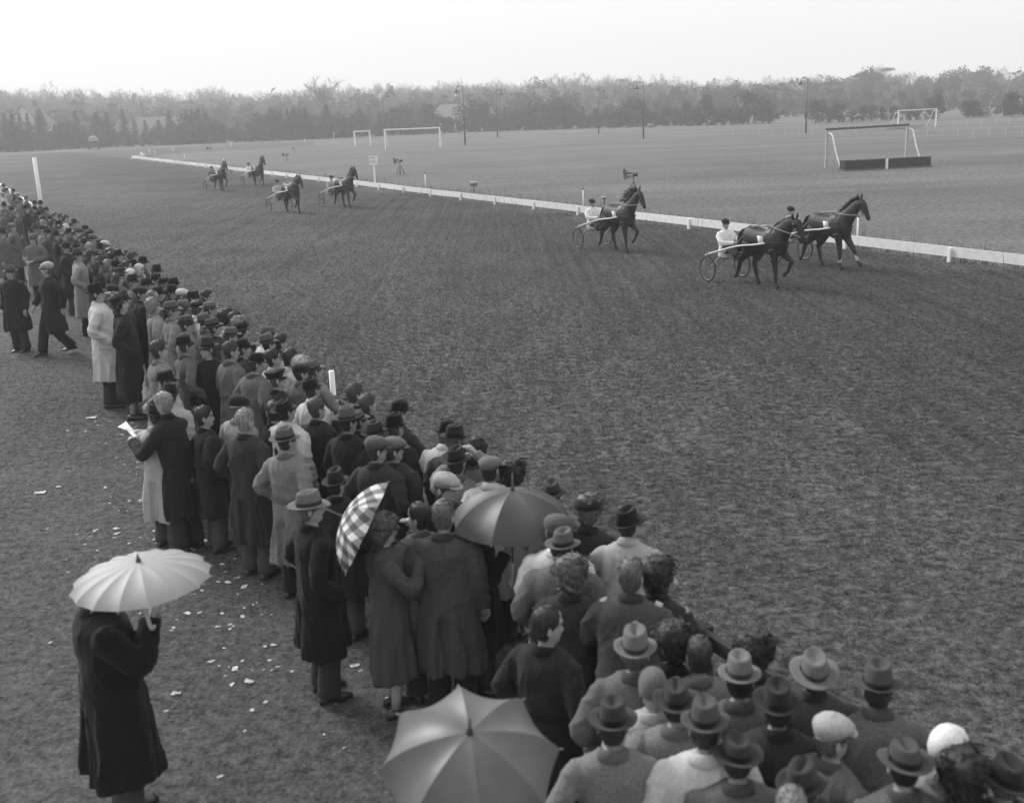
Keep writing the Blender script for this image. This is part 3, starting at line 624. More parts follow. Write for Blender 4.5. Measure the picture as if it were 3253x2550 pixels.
# ------------------------------------------------------------------ the crowd
# view, x, y of the top of the headgear in that enlargement | gear+tone coat pose yaw headyaw scale | label ('' = one of the packed mass)
VIEWS = {1: (0, 560, 3.163), 2: (200, 850, 3.105), 3: (380, 1100, 2.627), 4: (800, 1200, 2.421), 6: (1000, 1500, 1.898), 7: (1500, 1600, 1.798), 8: (2000, 1950, 1.739)}
CROWD = '''
1 90 893 f5 1 sides 195 195 1.04|man in pale fedora facing the camera at the far left edge
1 455 865 c7 1 walk 228 262 1.10|man in light flat cap and long dark coat walking behind the crowd
1 325 580 c5 4 front 188 188 1.06|man in cap and open grey coat facing the camera with a pale stick
1 120 468 c6 4 pock 85 100 1.04|man in pale flat cap and grey coat behind the crowd, left
1 8 520 f3 4 sides 95 95 1.05|man in dark hat and grey coat half cut by the left edge
1 260 285 f1 1 sides 90 100 1.06|tall man in dark hat and black coat standing out of the far crowd
1 770 715 f4 6 pock 75 80 1.12 .36|man in grey fedora and pale grey long overcoat behind the crowd
1 415 490 c2 5 sides 80 95 1.02|man in dark cap and mid grey coat behind the crowd
1 425 440 b6 3 sides 80 90 1.0|
1 35 75 f1 2 sides 80 110 1.0|
1 65 112 f3 6 sides 80 110 1.0|
1 100 182 b6 4 sides 80 110 1.0|
1 28 160 c7 7 sides 80 110 1.0|
1 128 122 f1 2 sides 80 110 1.0|
1 178 165 c7 3 sides 80 110 1.0|
1 200 210 f4 4 sides 80 110 1.0|
1 170 238 c5 4 sides 80 110 1.0|
1 262 200 b2 3 sides 80 110 1.0|
1 90 280 b7 6 sides 80 110 1.0|
1 35 260 f2 3 sides 80 110 1.0|
1 340 235 f1 2 sides 80 110 1.0|
1 405 240 f1 1 sides 80 110 1.0|
1 460 302 f1 3 sides 80 110 1.0|
1 115 305 f3 3 sides 80 110 1.0|
1 340 290 f2 2 sides 80 110 1.0|
1 390 345 f1 2 sides 80 110 1.0|
1 165 345 b3 3 sides 80 110 1.0|
1 30 335 w5 4 sides 80 110 .97|
1 435 400 f3 3 sides 80 110 1.0|
1 500 395 f3 4 sides 80 110 1.0|
1 545 368 b1 2 sides 80 110 1.0|
1 605 380 b1 2 sides 80 110 1.0|
1 650 395 w3 8 sides 80 110 .96|
1 590 440 f1 2 sides 80 110 1.0|
1 520 440 w3 3 sides 80 110 .96|
1 735 420 f2 2 sides 80 115 1.0|
1 715 460 b2 3 sides 80 115 1.0|
1 845 485 f2 2 sides 80 115 1.0|
1 600 492 b2 3 sides 80 115 1.0|
1 680 515 f1 2 sides 80 110 1.0|
1 790 515 c4 3 sides 80 110 1.0|
1 560 545 f1 2 sides 80 110 1.0|
1 640 568 b3 2 sides 80 110 1.0|
1 895 540 t1 2 sides 80 110 .98|
1 740 548 b1 1 sides 80 110 1.0|
1 815 588 b3 3 sides 80 110 1.0|
1 920 582 c5 5 sides 80 110 1.0|
1 350 480 f4 4 sides 85 105 1.0|
1 470 520 f2 3 sides 85 105 1.0|
1 845 612 f3 3 sides 80 110 1.0|
1 760 655 f3 3 sides 80 105 1.0|
1 900 668 b7 3 sides 80 105 1.0|
1 645 655 f1 1 pock 80 105 1.04|man in black hat and black coat left of the pale overcoat
1 1000 628 f1 2 sides 75 105 1.0|
1 1060 650 c8 2 sides 75 105 1.0|man in pale flat cap at the course edge far up the crowd
1 985 665 f1 2 sides 75 105 1.0|
1 1090 725 t1 2 sides 75 105 .97|
1 1190 730 f1 2 sides 75 105 1.0|
1 1250 750 b2 3 sides 75 105 1.0|
1 1320 765 w3 8 sides 75 105 .97|
1 1120 765 w1 3 sides 75 100 .97|
1 900 758 k2 3 sides 75 100 .97|woman with rounded dark hair beside the pale long overcoat
1 990 808 t3 3 sides 75 100 .97|
1 1420 800 f1 2 sides 75 100 1.0|
1 1330 828 f1 2 sides 75 100 1.0|
1 1075 845 w6 3 sides 75 100 .97|
1 858 838 w1 1 pock 80 95 .93|young dark haired person in black coat beside the pale overcoat
1 975 868 k3 1 pock 80 95 .97|woman with wavy dark hair and black coat near the pale overcoat
1 1160 833 f1 2 sides 75 95 1.0|
1 1265 850 b2 3 sides 75 95 1.0|
1 1395 888 s8 4 sides 75 95 .96|woman in small white headscarf in the mid crowd
1 1560 890 f1 1 sides 75 95 1.0|
1 1200 905 f2 1 pock 75 95 1.0|
2 665 20 s9 5 sides 72 90 .96|woman in bright white headscarf in the mid crowd
2 545 62 w2 4 pock 75 95 .97|
2 680 70 f2 4 sides 75 92 1.0|
2 900 48 f2 3 sides 72 90 1.0|
2 985 85 f1 2 sides 72 90 1.0|
2 1085 98 f1 1 rail 68 90 1.0|man in black wide fedora at the course edge, mid crowd
2 830 93 f2 3 sides 72 90 1.0|
2 940 180 f1 2 sides 70 90 1.0|
2 1055 165 f1 2 sides 70 88 1.0|
2 330 143 f1 8 pock 78 80 1.20 .40|man in dark fedora and long cream raincoat behind the crowd
2 485 165 c2 3 sides 76 90 1.0|
2 600 228 f3 3 sides 76 92 1.0|
2 455 268 k6 2 sides 78 80 1.08|woman in patterned knitted hat behind the woman in the beret
2 560 265 t2 1 pock 76 95 1.17 .28|woman in dark beret and very long black coat behind the crowd
2 760 178 c2 1 sides 70 95 1.04|man in dark cap and black coat turned to the right
2 880 232 d5 3 sides 70 90 1.02|grey haired bareheaded man in the mid crowd
2 1170 203 c8 3 sides 66 85 1.04|man in pale flat cap in the mid crowd
2 1270 213 f1 2 sides 66 82 1.0|
2 1410 228 b1 2 rail 64 85 1.0|dark haired bareheaded man at the course edge, mid crowd
2 1310 328 t0 9 sides 60 60 .98|woman in black beret and white collar
2 890 308 w6 6 sides 66 82 1.06 .40|fair haired woman in pale grey coat, back turned
2 1060 318 f5 5 pock 64 84 1.10 .40|man in grey fedora and mid grey coat, wide shoulders
2 1165 330 l6 4 sides 60 80 1.0|woman in pale small hat in the mid crowd
2 1435 313 f6 5 sides 58 62 1.04|man in pale grey fedora with dark band in the mid crowd
2 1600 428 k2 8 sides 56 75 1.0|woman with dark curly hair at the course edge
2 1690 440 b2 1 rail 58 70 1.0|
2 1735 498 k6 3 rail 58 70 1.0|fair curly haired woman at the course edge
2 1745 540 t1 2 sides 54 70 .98|woman in black beret below the fair curls
2 1400 440 f5 4 pock 54 60 1.04|man in grey fedora behind the two dark haired women
2 1490 488 f4 2 sides 54 72 1.04|man in grey fedora with upturned brim and black coat
2 1205 455 f4 5 sides 60 75 1.08|man in dark grey fedora and grey coat, mid crowd
2 1640 578 f5 3 pock 52 62 1.0|man in grey fedora next to the bowler hat
2 1765 688 o1 2 sides 52 66 1.02|man in round black bowler hat
2 1995 578 f5 8 rail 56 60 1.02|man in grey fedora at the course edge, pale coat, upper of two
2 2020 643 f5 7 sides 48 52 1.02|man in grey fedora and pale coat, lower of two at the edge
2 2130 663 b1 3 rail 50 60 1.02|
2 1190 653 f1 4 pock 54 54 1.08 .40|man in black fedora and dark grey coat seen square from behind
2 1410 693 f3 1 sides 150 235 1.04|man in dark hat turned back towards the camera, face down
2 1640 733 b2 4 sides 50 58 1.08 .38|bareheaded man in long grey coat seen from behind, mid crowd
2 935 723 b2 5 behind 56 56 1.12 .38|dark haired man in light grey coat, back turned, outer row
2 1870 828 f1 4 pock 46 50 1.06|man in black wide brimmed fedora with pale brim underside
2 2070 808 b1 7 sides 46 62 1.02|
2 2098 998 u1 1 sides 48 70 1.04|man in dark peaked uniform cap facing right
2 1010 998 f1 7 sides 60 60 1.06|man in black fedora and cream coat behind the man with the paper
2 1040 1130 f2 7 sides 20 300 1.0|man in dark hat bending over the paper holder's shoulder
2 1720 1268 c2 6 sides 40 48 1.04|man in dark cap above the white haired man
3 1270 28 b2 2 sides 44 58 1.02|
3 1412 28 b1 8 sides 44 50 1.02|dark haired bareheaded man in pale coat near the white post
3 1500 92 w8 8 rail 50 60 .97|woman with white hair beside the white post
3 1510 135 c2 4 sides 44 58 1.02|man in dark cap and grey coat near the white post
3 1625 98 f5 5 rail 44 56 1.03|man in grey fedora with pale brim just left of white post
3 1600 250 f1 8 sides 40 38 1.04|man in black pinched fedora and cream coat under the white post
3 1640 433 b3 1 sides 36 46 1.04|grey haired bareheaded man in black jacket below the white post
3 1385 418 f1 8 sides 36 50 1.06 .36|man in black fedora and long cream raincoat in mid crowd
3 1278 463 b1 1 sides 60 250 1.02|dark haired man in spectacles looking back to the left
3 360 388 d6 1 read 292 285 1.10 .40|stooping grey haired man in black coat holding out a white paper
3 700 505 b1 1 pock 60 70 1.0|dark coated man standing behind the man with the paper
3 280 470 f2 7 sides 30 300 1.0 .36|man in long pale raincoat hidden behind the man with the paper
3 1035 528 d6 2 pock 30 34 1.10 .38|white haired bareheaded man in long dark coat, back turned
3 1375 653 f5 5 pock 34 46 1.08 .40|man in soft grey fedora and grey overcoat, back turned
3 1580 1193 f6 0 pock 62 72 1.09 .42|man in pale grey fedora and black overcoat standing apart
3 1890 508 f5 1 sides 34 48 1.06|man in wide grey fedora and broad black coat
3 1945 318 b3 1 sides 34 44 1.04|bareheaded man with cropped hair at the edge below the white post
4 890 128 b3 1 rail 34 50 1.02|bareheaded grey templed man at the course edge
4 1120 168 f0 2 rail 34 40 1.04|man in black fedora at the course edge, upper of two
4 1090 268 f0 1 sides 30 40 1.04|man in shiny black fedora below the other black fedora
4 825 222 f5 2 sides 34 60 1.0|man in grey hat half hidden behind the wide grey fedora
4 940 330 f3 1 sides 30 40 .99|
4 950 448 c5 2 pock 28 60 1.07|man in big tweed flat cap and dark coat with raised collar
4 1085 455 c6 2 sides 30 62 1.03|man in lighter tweed cap right behind the big tweed cap
4 1480 318 f0 8 rail 30 30 1.04|man in black fedora at the rail, cream coat
4 1545 358 f2 2 sides 26 40 1.06|man in tall dark fedora with pale brim and dark coat
4 1575 522 f2 5 shade 26 26 1.06|man in dark fedora raising both arms to shade his eyes
4 1710 490 k1 4 rail 30 30 1.0|woman with dark hair at the rail, upper of two
4 2010 652 k1 8 rail 26 30 1.0|woman with dark curly hair behind the large dark umbrella
4 1830 592 c6 8 sides 20 24 1.06|man in tweed cap and pale sweater behind the large umbrella
4 1480 738 c7 1 pock 150 120 1.03|smiling man in white flat cap turned to the right
4 1275 968 d1 4 face 330 300 1.03|balding dark haired man in profile to the left, hand at mouth
4 1465 953 b4 3 sides 12 20 1.08 .36|bareheaded man in long charcoal overcoat, cigarette in right hand
4 1000 1033 l3 3 umb 72 72 1.03 .36|woman in dark trilby hat and long coat under the plaid umbrella
4 640 700 f2 1 pock 34 40 1.0|
6 1432 35 f3 5 rail 22 22 .97|man in dark hat peering beyond the large umbrella
6 1650 143 t1 2 sides 24 55 1.03|woman in dark beret right of the large umbrella
7 890 4 f0 7 rail 16 40 1.06|man in tall black fedora and pale raincoat leaning on the rail
7 480 72 c5 9 sides 16 20 1.05|man in tweed cap and white coat right of the large umbrella
7 512 140 f5 4 pock 14 20 1.05 .40|man in soft grey felt hat and long grey overcoat
7 560 330 k4 2 sides 20 40 1.0|woman with wavy brown hair and dark coat
7 905 322 b4 3 rail 16 20 1.07|bareheaded man in trench coat with pale shoulder buckles
7 1060 330 k1 2 rail 20 36 1.0|woman with dark curls right of the trench coat
7 418 600 d1 1 pock 40 72 1.03 .40|balding dark haired man in black coat in profile to the right
7 1150 718 k1 1 rail 20 20 1.0|woman with frizzy dark hair in the front row
7 930 703 f6 4 pock 10 14 1.06|man in pale grey fedora with dark band and grey overcoat
7 1300 778 b2 5 sides 8 8 1.0|short haired man with pale collar smoking a cigarette
7 1530 862 f6 4 sides 6 10 1.03|man in light grey fedora left of the bow haired woman
7 1030 968 n6 7 sides 6 6 .98|person in pale knitted cap between two fedoras
7 1165 1010 f3 5 sides 6 8 1.0|man in grey hat right of the pale knitted cap
7 800 1118 f3 5 pock 4 4 1.04|man in dark grey fedora seen from above, lowest left of the hats
7 1330 1128 f4 8 sides 4 6 1.05|man in grey fedora and pale cream coat at the bottom edge
8 690 138 k1 2 rail 14 60 .98|woman with dark hair bow in the front row
8 1020 178 f6 3 rail 6 8 1.05|man in wide pale grey fedora with dented crown in front row
8 1380 268 f4 4 rail 6 10 1.05|man in dark grey fedora, rightmost of the front row hats
8 820 368 f2 2 sides 4 6 1.03|man in dark fedora and black coat behind the front row
8 1120 563 c7 4 sides 60 70 1.0|man in pale flat cap turned right at the bottom
8 600 655 f3 4 sides 4 4 1.0|man in large dark felt hat at the bottom edge
8 960 800 f3 4 sides 20 30 1.0|man in dark hat with pale rim at the bottom edge
8 1530 690 f4 4 sides 4 4 1.02|man in wide grey fedora left of white headscarf
8 1770 643 s9 6 sides 40 55 1.03|woman in bright white headscarf at the bottom right
8 1850 790 k1 3 sides 4 4 1.0|woman with dark hair below the white headscarf
8 2085 755 f2 2 sides 4 4 1.0|man in dark hat at the bottom right corner
8 900 975 d5 4 sides 4 4 .98|balding man cut by the bottom edge
'''
def gear_height(g): return {'f': .278, 'o': .278, 'l': .27, 'c': .256, 'u': .255, 't': .256}.get(g, .243)
seen_n = 0; PEOPLE = {}
mass = {}
for line in CROWD.strip().split('\n'):
    q, label = line.split('|'); q = q.split(); v = int(q[0]); ox, oy, sc_ = VIEWS[v]
    px, py = ox+int(q[1])/sc_, oy+int(q[2])/sc_
    gear, gt, coat, pose = q[3][0], int(q[3][1]), int(q[4]), q[5]
    yaw, hy, sc = math.radians(float(q[6])), math.radians(float(q[7])), float(q[8]); hem = float(q[9]) if len(q) > 9 else .45
    rg = random.Random(seen_n*13+1)
    if not label: yaw += rg.uniform(-.25, .25); hy += rg.uniform(-.2, .2); sc *= rg.uniform(.97, 1.03)
    P = POSES[pose]; f = head_frame(P)
    sc *= float(np.interp(gp(px, py, 1.75*sc).y, (9, 19), (.93, 1.0)))
    hgt = (f[2]+.06+gear_height(gear)*.97)*sc
    p = gp(px, py, hgt)
    fy = f[1]*sc; p = p-Vector((math.sin(yaw)*fy, math.cos(yaw)*fy, 0)); p.z = .008
    d = p.y; near = d < 24
    lady = gear in 'wkstl'
    if not label:
        who = {'f': 'hatted man', 'c': 'man in flat cap', 'b': 'bareheaded man', 'd': 'bareheaded man', 't': 'woman in beret'}.get(gear, 'bareheaded woman')
        tn = 'dark' if gt < 4 else 'pale'
        where = 'near the tall white pole' if d > 50 else 'by the man with a stick' if d > 34 else 'level with the pale overcoat man' if d > 27 else 'level with the cream raincoat man' if d > 19 else 'near the white post'
        t_ = (OR0-p).dot(TN); row = 'front row' if t_ < .9 else 'second row' if t_ < 1.8 else 'third row' if t_ < 2.9 else 'back rows'
        label = '%s, %s headed, %s coat, %s %s' % (who, tn, 'dark' if coat < 4 else 'pale' if coat > 5 else 'grey', row, where)
        group = 'spectators packed in the crowd'
    else: group = 'spectators along the course'
    rel = (hy-yaw+PI) % (2*PI)-PI
    rel = max(-1.25, min(1.25, rel))
    o = make_person(p, yaw, label, gear, gt, coat, rel, rg.uniform(-.05, .12), pose, sc, hem, rg.uniform(.91, 1.03), seen_n, near, rg.choice((1, 2, 2, 3, 4)), rg.choice((1, 2, 3)), group)
    PEOPLE[label] = o; seen_n += 1
# ------------------------------------------------------------------ trotters, sulkies and drivers
HY, HZ = 1.07, 1.95
def horse_legs(ph):
    "two phases of the trot; (front right, front left, hind right, hind left) as (y, z) joints"
    fs = [(.42, 1.02), (.46, .86), (.50, .50), (.53, .17), (.57, .09), (.62, .035)]       # standing front leg
    fl = [(.46, 1.02), (.58, .88), (.86, .74), (.70, .44), (.62, .40), (.57, .35)]        # folded front leg
    fx = [(.46, 1.02), (.56, .84), (.84, .56), (1.00, .26), (1.05, .20), (1.12, .18)]     # reaching front leg
    hs = [(-.50, 1.12), (-.40, .92), (-.62, .56), (-.50, .20), (-.45, .10), (-.40, .035)]  # hind leg under the body
    hb = [(-.52, 1.12), (-.56, .92), (-.90, .62), (-1.02, .28), (-1.08, .20), (-1.13, .16)]  # hind leg pushing off
    return {'A': (fs, fl, hb, hs), 'B': (fl, fs, hs, hb), 'C': (fs, fx, hb, hs)}[ph]
def horse_mesh(ph, neck):
    mb = MB()
    B = np.array([(-.84, 1.30, .03, .06), (-.80, 1.30, .15, .17), (-.68, 1.29, .235, .27), (-.50, 1.27, .285, .305), (-.28, 1.25, .285, .29), (-.05, 1.225, .285, .30), (.15, 1.205, .290, .335),
                  (.33, 1.21, .275, .375), (.48, 1.22, .25, .375), (.60, 1.22, .20, .31), (.70, 1.20, .145, .22), (.75, 1.19, .05, .09)])
    a = np.linspace(0, 2*PI, 20, endpoint=False)
    mb.loft([np.stack([w*np.cos(a), np.full(20, y), z+h*np.sin(a)], 1) for y, z, w, h in spline(B, 26)])
    up = neck
    NP = np.array([(.44, 1.33), (.62, 1.48), (.80, 1.66), (.95, 1.82+up*.4), (HY, HZ+up)])
    NR = np.array([(.19, .34), (.145, .26), (.112, .20), (.09, .165), (.075, .125)])
    def sweep(P, Rr, n):
        P3 = spline(np.array([(0, y, z) for y, z in P]), n); R2 = spline(Rr, n); T = np.gradient(P3, axis=0); T /= np.linalg.norm(T, axis=1)[:, None]
        rg = []
        for p, t, (rw, rh) in zip(P3, T, R2):
            nn = np.cross(t, [1.0, 0, 0]); rg.append(p+np.cos(a)[:, None]*np.array([rw, 0, 0])+np.sin(a)[:, None]*nn*rh)
        mb.loft(rg)
    sweep(NP, NR, 14)
    hy, hz = HY, HZ+up
    sweep([(hy-.03, hz+.06), (hy+.09, hz-.01), (hy+.20, hz-.14), (hy+.30, hz-.29), (hy+.36, hz-.40), (hy+.385, hz-.45)],
          np.array([(.055, .075), (.095, .13), (.082, .115), (.058, .075), (.058, .068), (.035, .04)]), 14)
    for s, J in zip((1, -1, 1, -1), horse_legs(ph)):
        fr = J[0][0] > 0; x0 = .13 if fr else .14
        R = [.15, .105, .062, .042, .050, .064] if fr else [.24, .165, .074, .046, .054, .066]
        X = [x0, x0, x0*.9, x0*.85, x0*.85, x0*.85]
        P3 = np.array([(s*x, y, z) for x, (y, z) in zip(X, J)]); n = 16
        # a straight lay-out keeps the joints crisp
        tt = np.linspace(0, len(P3)-1, n); Q = np.array([[np.interp(t, range(len(P3)), P3[:, k]) for k in range(3)] for t in tt])
        rr = np.interp(tt, range(len(R)), R); mb.tube(Q, rr, 10)
    return remesh(mb.mesh('body', [mat('horse_coat', .011, .58, .45, 3., .3, 30., .28)]), .018, 2, .5)
def hoofs(): pass
def strap(mb, pts, w=.012): mb.tube(spline(pts, max(6, len(pts)*4)), w, 6)
HORSE_M = [mat('horse_coat', .011, .58, .45, 3., .3, 30., .28), mat('horse_coat_bay', .017, .58, .45, 3., .3, 30., .28)]
HARN = mat('harness_leather', .012, .5, .2, 20.)
REIN = mat('rein_webbing', .28, .7, .2, 20.)
def make_horse(loc, rz, ph, label, neck=.0, tone=0, bandage=False, mane_fly=.1, blink=True, sc=1.0):
    h = thing('trotting_horse', loc, rz, label, 'horse', 'harness horses racing', sc)
    link('body', cached(('horse', ph, neck), lambda: horse_mesh(ph, neck)), h, HORSE_M[tone])
    hy, hz = HY, HZ+neck
    for s in (-1, 1):
        e = MB(); c = np.array([s*.055, hy-.01, hz+.10])
        e.tube([c, c+[s*.022, .0, .07], c+[s*.028, .01, .12], c+[s*.026, .02, .155]], [.03, .036, .024, .004], 8); e.build('ear', HORSE_M[tone], h)
        e = MB(); e.tube([(s*.078, hy+.12, hz-.045), (s*.093, hy+.125, hz-.05)], [.02, .012], 8); e.build('eye', GLASS, h)
        if blink:
            e = MB(); e.box((s*.112, hy+.085, hz-.035), (.012, .10, .10), (0, 0, s*.35)); e.build('blinker', HARN, h)
    m = MB(); rg = random.Random(int(loc[0]*100))
    crest = spline([(0, .46, 1.62), (0, .56, 1.72+neck*.2), (0, .72, 1.86+neck*.5), (0, .90, 2.00+neck*.8), (0, 1.08, 2.08+neck)], 34)
    for p in crest:
        for k in range(3):
            x = rg.uniform(-.05, .05); L = rg.uniform(.14, .26)
            m.tube([p+[x*.4, 0, -.06], p+[x, -.03-mane_fly*.4, .02+mane_fly*.2], p+[x*1.6, -.06-mane_fly*1.2, rg.uniform(-.04, .06)+mane_fly*.3-L*.25]], [.022, .018, .003], 4)
    m.build('mane', hairm(0), h)
    t = MB()
    for k in range(16):
        x = rg.uniform(-.06, .06)
        t.tube(spline([(x*.3, -.80, 1.46), (x*.7, -.97, 1.42), (x, -1.08+rg.uniform(-.05, .05), 1.18), (x*1.5, -1.14+rg.uniform(-.08, .08), .80+rg.uniform(-.1, .15))], 7), [.025, .03, .03, .028, .024, .016, .004], 5)
    t.build('tail', hairm(0), h)
    b = MB()
    L = lambda y, z: (hy+y, hz+z)
    for s in (-1, 1):
        strap(b, [(s*.075, hy+.0, hz+.04), (s*.098, hy+.06, hz-.12), (s*.075, hy+.24, hz-.30)]); strap(b, [(s*.064, hy+.31, hz-.27), (0, hy+.36, hz-.22)]); strap(b, [(s*.09, hy+.03, hz+.03), (0, hy+.08, hz+.13)])
    b.build('bridle', HARN, h)
    b = MB()
    ring = lambda y, w, hh, zc: [(w*math.cos(q), y, zc+hh*math.sin(q)) for q in np.linspace(0, 2*PI, 17)]
    b.tube(ring(.28, .268, .375, 1.218), .014, 6); b.tube(ring(.22, .27, .355, 1.216), .012, 6)
    for s in (-1, 1):
        strap(b, [(s*.27, .25, 1.22), (s*.20, .66, 1.22), (0, .79, 1.24)], .014)
        strap(b, [(s*.05, .28, 1.60), (s*.10, -.20, 1.56), (s*.03, -.78, 1.50)], .010)
    b.build('harness', HARN, h)
    b = MB(); V = []; n = 9
    for i in range(n):
        q = math.radians(35+110*i/(n-1))
        for y in (.17, .36): V.append((.285*math.cos(q), y, 1.218+.392*math.sin(q)))
    b.add(V, [(2*i, 2*i+1, 2*i+3, 2*i+2) for i in range(n-1)]); b.build('saddle_pad', HARN, h)
    for s in (-1, 1):
        b = MB(); b.box((s*.315, .12, 1.28), (.012, .17, .20), (0, s*.25, .15)); b.build('number_card', PAPER, h)
    if bandage:
        b = MB(); J = horse_legs(ph)[0 if ph != 'B' else 1]; s = 1 if ph != 'B' else -1
        for side, JJ in ((1, horse_legs(ph)[0]), (-1, horse_legs(ph)[1])):
            p, q = np.array((side*.112, *JJ[2])), np.array((side*.11, *JJ[3])); w = MB()
            w.tube([p*.72+q*.28, p*.4+q*.6, p*.08+q*.92], [.05, .048, .05], 10); w.build('leg_bandage', mat('bandage', .5, .9, .2, 30.), h)
    return h
PALEW = mat('varnished_shaft', .62, .45, .12, 9.)
WR = .35; AX = -1.72; HWD = .60
def wheel_meshes():
    a = np.linspace(0, 2*PI, 33)
    t = MB(); t.tube([(0, (WR-.018)*math.cos(q), (WR-.018)*math.sin(q)) for q in a], .02, 8, cap=False)
    r = MB(); r.tube([(0, (WR-.042)*math.cos(q), (WR-.042)*math.sin(q)) for q in a], .011, 6, cap=False)
    s = MB()
    for k in range(18):
        q = 2*PI*k/18; s.tube([((-1)**k*.02, .02*math.cos(q), .02*math.sin(q)), (0, (WR-.045)*math.cos(q), (WR-.045)*math.sin(q))], .0035, 4)
    hb = MB(); hb.tube([(-.04, 0, 0), (-.03, 0, 0), (.03, 0, 0), (.04, 0, 0)], [.018, .03, .03, .018], 10)
    return t.mesh('tyre', [RUBBER]), r.mesh('rim', [STEEL]), s.mesh('spokes', [STEEL]), hb.mesh('hub', [STEEL])
def make_sulky(loc, rz, label, sc=1.0):
    s_ = thing('racing_sulky', loc, rz, label, 'sulky', 'racing sulkies', sc)
    ty, ri, sk, hb = cached('wheel', wheel_meshes)
    for s in (-1, 1):
        w = link('wheel', None, s_); w.location = (s*HWD, AX, WR); w.rotation_euler = (random.random()*3, 0, 0)
        link('tyre', ty, w); link('rim', ri, w); link('spokes', sk, w); link('hub', hb, w)
        f = MB(); f.tube(spline([(s*(HWD+.07), AX, WR), (s*(HWD+.075), AX+.01, WR+.20), (s*(HWD+.05), AX+.03, WR+.43), (s*(HWD-.02), AX+.05, WR+.47), (s*(HWD-.07), AX+.02, WR+.40), (s*(HWD-.08), AX, WR)], 18), .014, 7)
        f.build('wheel_fork', STEEL, s_)
        f = MB(); f.tube(spline([(s*(HWD-.02), AX-.12, .72), (s*.56, AX+.5, .90), (s*.46, -.62, 1.06), (s*.36, -.1, 1.13), (s*.315, .30, 1.20)], 16), [.023]*16, 8)
        f.build('shaft', PALEW, s_)
        f = MB(); f.tube([(s*(HWD-.08), AX, WR+.05), (s*.50, -1.0, .96)], .012, 7); f.build('brace', PALEW, s_)
        f = MB(); f.tube(spline([(s*.5, -.95, .96), (s*.40, -.95, .80), (s*.28, -.94, .74), (s*.24, -.94, .80)], 8), .010, 6); f.build('stirrup', STEEL, s_)
    f = MB(); f.tube([(-HWD+.02, AX+.05, .80), (HWD-.02, AX+.05, .80)], .016, 8); f.tube([(-.54, -1.30, .86), (.54, -1.30, .86)], .013, 8); f.build('cross_bar', WOOD, s_)
    f = MB(); f.loft([[(x*k, -1.60+y*k, z) for x, y in ((-.19, -.15), (0, -.18), (.19, -.15), (.2, .1), (.1, .16), (-.1, .16), (-.2, .1))] for k, z in ((.9, .80), (1, .82), (1, .85), (.9, .87))]); f.build('seat', HARN, s_)
    return s_
def make_reins(parent_loc, rz, label, neck, drv, sc):
    m = MB(); hy, hz = HY, HZ+neck
    for s in (-1, 1):
        m.tube(spline([(s*.07, hy+.30, hz-.33), (s*.24, .62, 1.60), (s*.12, .22, 1.63), (s*.10, -.35, 1.58), (s*.09, -.72, 1.40), (s*.08, drv[0], drv[1])], 22), .011, 5)
    o = m.build('driving_reins', REIN); o.location = parent_loc; o.rotation_euler = (0, 0, rz); o.scale = (sc,)*3
    return tag(o, label, 'reins', 'driving reins')
def make_whip(loc, rz, label, sc=1.0):
    m = MB(); m.tube([(.10, -1.15, 1.25), (.13, -.80, 1.45), (.16, -.25, 1.72)], [.008, .006, .003], 6)
    o = m.build('whip', HARN); o.location = loc; o.rotation_euler = (0, 0, rz); o.scale = (sc,)*3
    return tag(o, label, 'whip')
def team(px, py, px2, py2, ph, names, neck=0.0, tone=0, coat=8, gear='c', gt=2, pose='drive', turn=0.0, bandage=False, fly=.1, whip=None, sc=.95, fwd=0.0, trs=1):
    a, b = gp(px, py), gp(px2, py2); mid = (a+b)/2
    d = Vector((TD.x, TD.y, 0)); d.rotate(Euler((0, 0, turn)))
    rz = math.atan2(-d.x, d.y)
    base = mid-d*AX*sc+d*fwd; base.z = .006
    make_horse(base, rz, ph, names[0], neck, tone, bandage, fly, sc=sc)
    make_sulky(base, rz, names[1], sc)
    M = Matrix.Rotation(rz, 4, 'Z')
    dl = base+M @ Vector((0, -1.66*sc, .02*sc))
    o = make_person(dl, -rz, names[2], gear, gt, 9 if coat == 8 else coat, random.uniform(-.1, .1), .05, pose, sc*1.07, .78, .98, 900, True, 1, trs, 'sulky drivers', False, None, 'person', 'person')
    g = MB(); pv = head_frame(POSES[pose]); g.tube([(.035*math.sin(q)+x, .103, .122+.02*math.cos(q)) for x in (0,) for q in np.linspace(0, 2*PI, 9)], .006, 5)
    q = POSES[pose]; hy_ = -1.64+q['wrR'][1]+.06; hz_ = q['wrR'][2]+q['dz']+.06
    make_reins(base, rz, names[3], neck, (hy_, hz_), sc)
    if whip: make_whip(base, rz, whip, sc)
    return base, rz
team(2265, 900, 2393, 885, 'A', ('dark horse of the nearest sulky, dark blinkers and white number card', 'nearest sulky with pale shafts, right group', 'driver in white jacket and dark goggles raising a whip', 'pale reins of the nearest sulky'),
     neck=-.20, tone=0, coat=8, whip='thin dark whip held by the nearest driver', fwd=-.35)
team(2500, 845, 2598, 832, 'C', ('dark horse leading by the white rail, foreleg bandaged', 'leading sulky by the white rail, half hidden', 'driver in white top half hidden behind the nearest horse', 'pale reins of the leading horse'), neck=-.03, tone=1, coat=8, bandage=True, fwd=-.55)
team(1838, 790, 1928, 780, 'A', ('dark horse alone in mid course with mane flying', 'sulky following alone behind the two leaders', 'driver in white jacket and cap following the leaders alone', 'pale reins of the lone third horse'), neck=.02, tone=1, coat=8, fly=.35, turn=.02)
